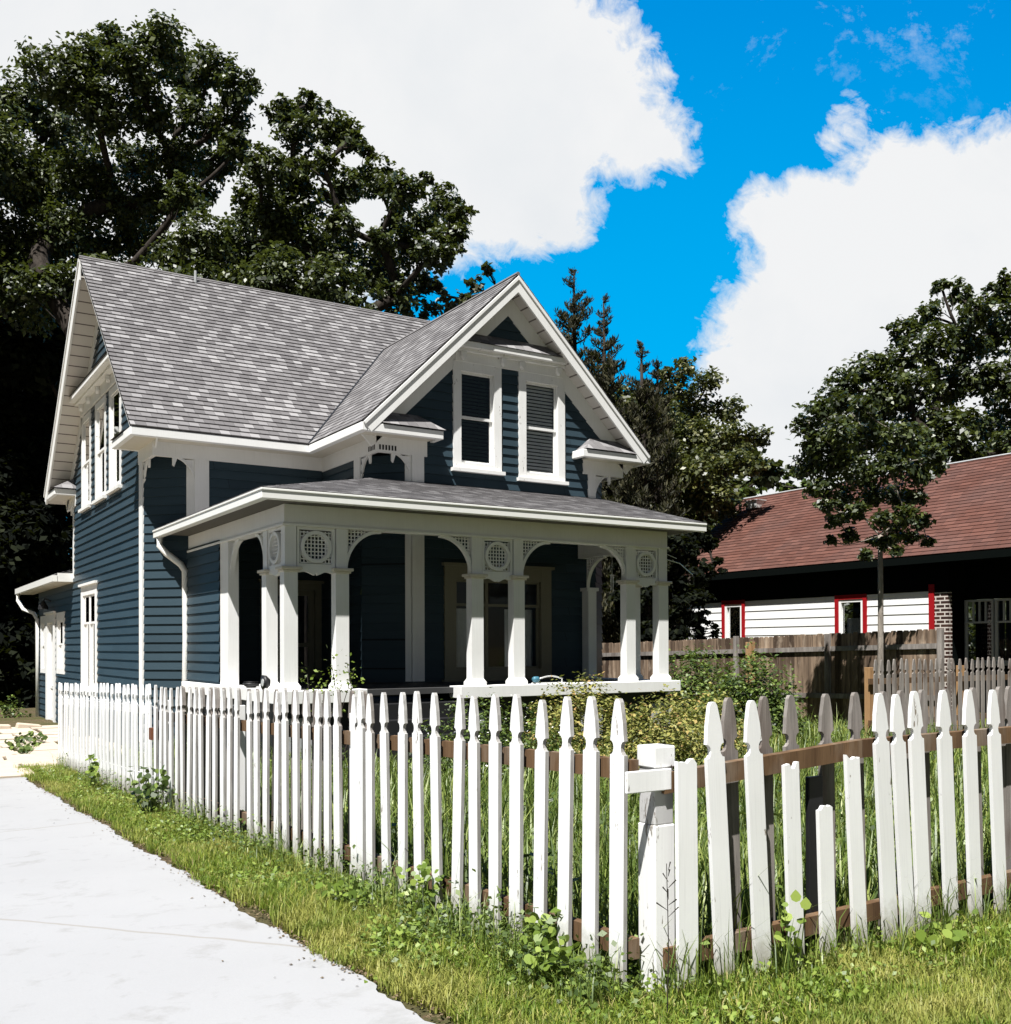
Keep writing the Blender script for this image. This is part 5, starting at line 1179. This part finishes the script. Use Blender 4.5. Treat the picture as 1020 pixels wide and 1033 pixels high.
# ------------------------------------------------------------------ small things on the porch
sk_ = thing('lawn_sprinkler', 'lawn sprinkler with curved pale spray bar and blue end, lying on the porch sill', 'sprinkler', (4.7, -Q+.02, ZST))
b_ = MB(); pts = [(4.52+.42*i/8, -Q+.0, ZST+.075+.04*math.sin(math.pi*i/8)) for i in range(9)]; b_.tube(pts, .011, 8); b_.build('spray_bar', M['metal'], sk_, smooth=True)
b_ = MB(); b_.tube([(4.41, -Q, ZST+.07), (4.44, -Q, ZST+.07), (4.5, -Q, ZST+.07), (4.53, -Q, ZST+.07)], [.03, .045, .045, .02], 10); b_.build('motor', M['blueplastic'], sk_, smooth=True)
b_ = MB(); b_.tube([(4.46, -Q-.09, ZST+.012), (4.46, -Q+.1, ZST+.012)], .01, 6); b_.tube([(4.94, -Q-.11, ZST+.012), (4.94, -Q+.1, ZST+.012)], .01, 6); b_.tube([(4.46, -Q, ZST+.012), (4.94, -Q, ZST+.012)], .01, 6); b_.tube([(4.94, -Q, ZST+.012), (4.94, -Q, ZST+.08)], .012, 6); b_.build('base_frame', M['metal'], sk_)
def bowl(label, x, y, z, r):
    m = MB(); m.tube([(x, y, z), (x, y, z+r*.25), (x, y, z+r*.6), (x, y, z+r*.8), (x, y, z+r*.55)], [r*.5, r*.85, r, r*.92, r*.7], 16); tag(m.build('bowl', M['black'], off=(x, y, z), smooth=True), label, 'bowl')
bowl('flat black dish on the porch side sill behind the corner columns', P1-.02, -3.3, ZST, .11)
lm = MB(); lx, ly, lz = P1-.07, -4.2, ZST+.1
lm.tube([(lx, ly, lz), (lx-.05, ly, lz), (lx-.09, ly, lz+.0)], [.05, .095, .1], 14); o = tag(lm.build('spotlight', M['black'], off=(lx, ly, lz), smooth=True), 'round black spotlight at the foot of the corner column pair', 'spotlight')
l2 = MB(); l2.tube([(lx-.088, ly, lz), (lx-.096, ly, lz)], [.05, .05], 12); l2.build('lens', M['metal'], o, off=(lx, ly, lz))
wc = thing('wind_chime', 'small pale wind chime hanging in the right porch arch', 'wind chime', (6.36, -4.0, 2.6))
c_ = MB(); c_.tube([(6.36, -4., 3.05), (6.36, -4., 2.62)], .003, 4); c_.tube([(6.36, -4., 2.62), (6.36, -4., 2.6)], .035, 8); c_.build('hanger', M['metal'], wc)
for k in range(4):
    c_ = MB(); a = k*1.57; c_.tube([(6.36+.025*math.cos(a), -4+.025*math.sin(a), 2.6), (6.36+.025*math.cos(a), -4+.025*math.sin(a), 2.42-.03*k)], .006, 5); c_.build('chime_tube', M['metal'], wc)
pgk = MB(); pgk.tube([(P2+.02, -Q+.05, 2.86), (P2+.25, -Q-.02, 2.8), (P2+.5, -Q-.05, 2.62)], .008, 5); pgk.tube([(P2+.02, -Q+.05, 2.95), (P2+.2, -Q, 2.88)], .006, 5); pgk.tube([(P2+.015, -Q+.05, 2.75), (P2+.02, -Q+.05, 3.0)], .012, 6)
tag(pgk.build('plant_hook', M['metal'], off=(P2, -Q, 2.8)), 'thin pale plant hook slanting off the rightmost porch column', 'hook')

# ------------------------------------------------------------------ light and sky
sd_ = V3(.43, .31, -1.); sd_ /= np.linalg.norm(sd_)
sun = bpy.data.lights.new('sun', 'SUN'); sun.energy = 5.; sun.angle = R(.5); sun.color = (1, .98, .95)
so_ = bpy.data.objects.new('sun', sun); COL.objects.link(so_); so_.rotation_euler = Vector(sd_).to_track_quat('-Z', 'Y').to_euler(); so_.location = (-10, -20, 30)
w = bpy.data.worlds.new('World'); S.world = w; w.use_nodes = True
class WT(NT):
    def __init__(s, t): s.t = t; t.nodes.clear()
W_ = WT(w.node_tree); out = W_.n('ShaderNodeOutputWorld'); bg = W_.n('ShaderNodeBackground'); bg.inputs[1].default_value = .05; W_.l(bg.outputs[0], out.inputs[0])
sky = W_.n('ShaderNodeTexSky', sky_type='NISHITA'); sky.sun_disc = False; sky.sun_elevation = math.asin(-sd_[2]); sky.sun_rotation = math.atan2(-sd_[0], -sd_[1]); sky.air_density = 1.; sky.dust_density = .3; sky.ozone_density = 2.5
tc = W_.n('ShaderNodeTexCoord'); G = tc.outputs['Generated']
def dot(v):
    d = W_.n('ShaderNodeVectorMath', operation='DOT_PRODUCT'); W_.l(G, d.inputs[0]); d.inputs[1].default_value = v; return d.outputs['Value']
dr, df, du = dot((math.cos(YAW), -math.sin(YAW), 0)), dot((math.sin(YAW), math.cos(YAW), 0)), dot((0, 0, 1))
dfm = W_.math('MAXIMUM', df, .02); px_ = W_.math('DIVIDE', dr, dfm); pz_ = W_.math('DIVIDE', du, dfm)      # compass bearing and height of the cloud bank
cb_ = W_.n('ShaderNodeCombineXYZ'); W_.l(px_, cb_.inputs[0]); W_.l(pz_, cb_.inputs[1]); cv = cb_.outputs[0]
bl = [(300, 40, 265), (60, 100, 300), (470, 90, 165), (560, 70, 85), (600, 105, 80), (520, 160, 90), (440, 190, 80), (632, 130, 50), (560, 30, 60), (560, 190, 50),
      (960, 330, 190), (860, 260, 100), (905, 182, 66), (1010, 212, 92), (856, 132, 36), (800, 240, 42), (825, 375, 95), (820, 430, 130), (1100, 260, 130), (785, 300, 40), (745, 400, 36)]
mx = None
for (u, v, r) in bl:
    c = ((u-510)/FPX, (PYC-v)/FPX+PIT, 0); d = W_.n('ShaderNodeVectorMath', operation='DISTANCE'); W_.l(cv, d.inputs[0]); d.inputs[1].default_value = c
    f = W_.math('MULTIPLY', W_.math('SUBTRACT', r/FPX, d.outputs['Value']), FPX/60.)
    mx = f if mx is None else W_.math('SMOOTH_MAX', mx, f)
for nd in w.node_tree.nodes:
    if nd.type == 'MATH' and nd.operation == 'SMOOTH_MAX': nd.inputs[2].default_value = .35
n1 = W_.noise(cv, 7., 9, .62, .35); n2 = W_.noise(cv, 30., 6, .65, .6)
fld = W_.math('ADD', mx, W_.math('ADD', W_.math('MULTIPLY', W_.math('SUBTRACT', n1, .5), 2.3), W_.math('MULTIPLY', W_.math('SUBTRACT', n2, .5), 1.)))
mask = W_.ramp(W_.math('ADD', fld, .5, True), [(.32, 0), (.5, .55), (.72, 1)])
hole = None
# thin wisps high up
wn_ = W_.noise(cv, 8., 9, .72, .3); wz = W_.math('MULTIPLY', W_.ramp(wn_, [(.57, 0), (.78, .55)]), W_.ramp(pz_, [(.5, 0), (.6, 1)]))
mask = W_.math('MAXIMUM', mask, wz)
frontm = W_.ramp(df, [(.25, 0), (.5, 1)]); mask = W_.math('MULTIPLY', mask, frontm)
hsv = W_.n('ShaderNodeHueSaturation'); hsv.inputs['Saturation'].default_value = .8; hsv.inputs['Value'].default_value = .3; W_.l(sky.outputs[0], hsv.inputs['Color'])
blue = W_.mix(frontm, hsv.outputs[0], W_.mix(W_.ramp(pz_, [(.2, 0), (.62, 1)]), (.0, 4.8, 9.6), (.0, 2.9, 7.6)))
sh1 = W_.noise(cv, 3.2, 6, .6, .2)
cloud = W_.mix(W_.ramp(sh1, [(.45, 0), (.7, 1)]), (8.9, 9.0, 9.1), (8.0, 8.3, 8.6))
W_.l(W_.mix(mask, blue, cloud), bg.inputs[0])

S.view_settings.view_transform = 'Standard'; S.view_settings.look = 'None'; S.view_settings.exposure = 1.0; S.view_settings.gamma = 1
S.cycles.max_bounces = 6; S.cycles.diffuse_bounces = 3; S.cycles.transparent_max_bounces = 8; S.cycles.use_denoising = True
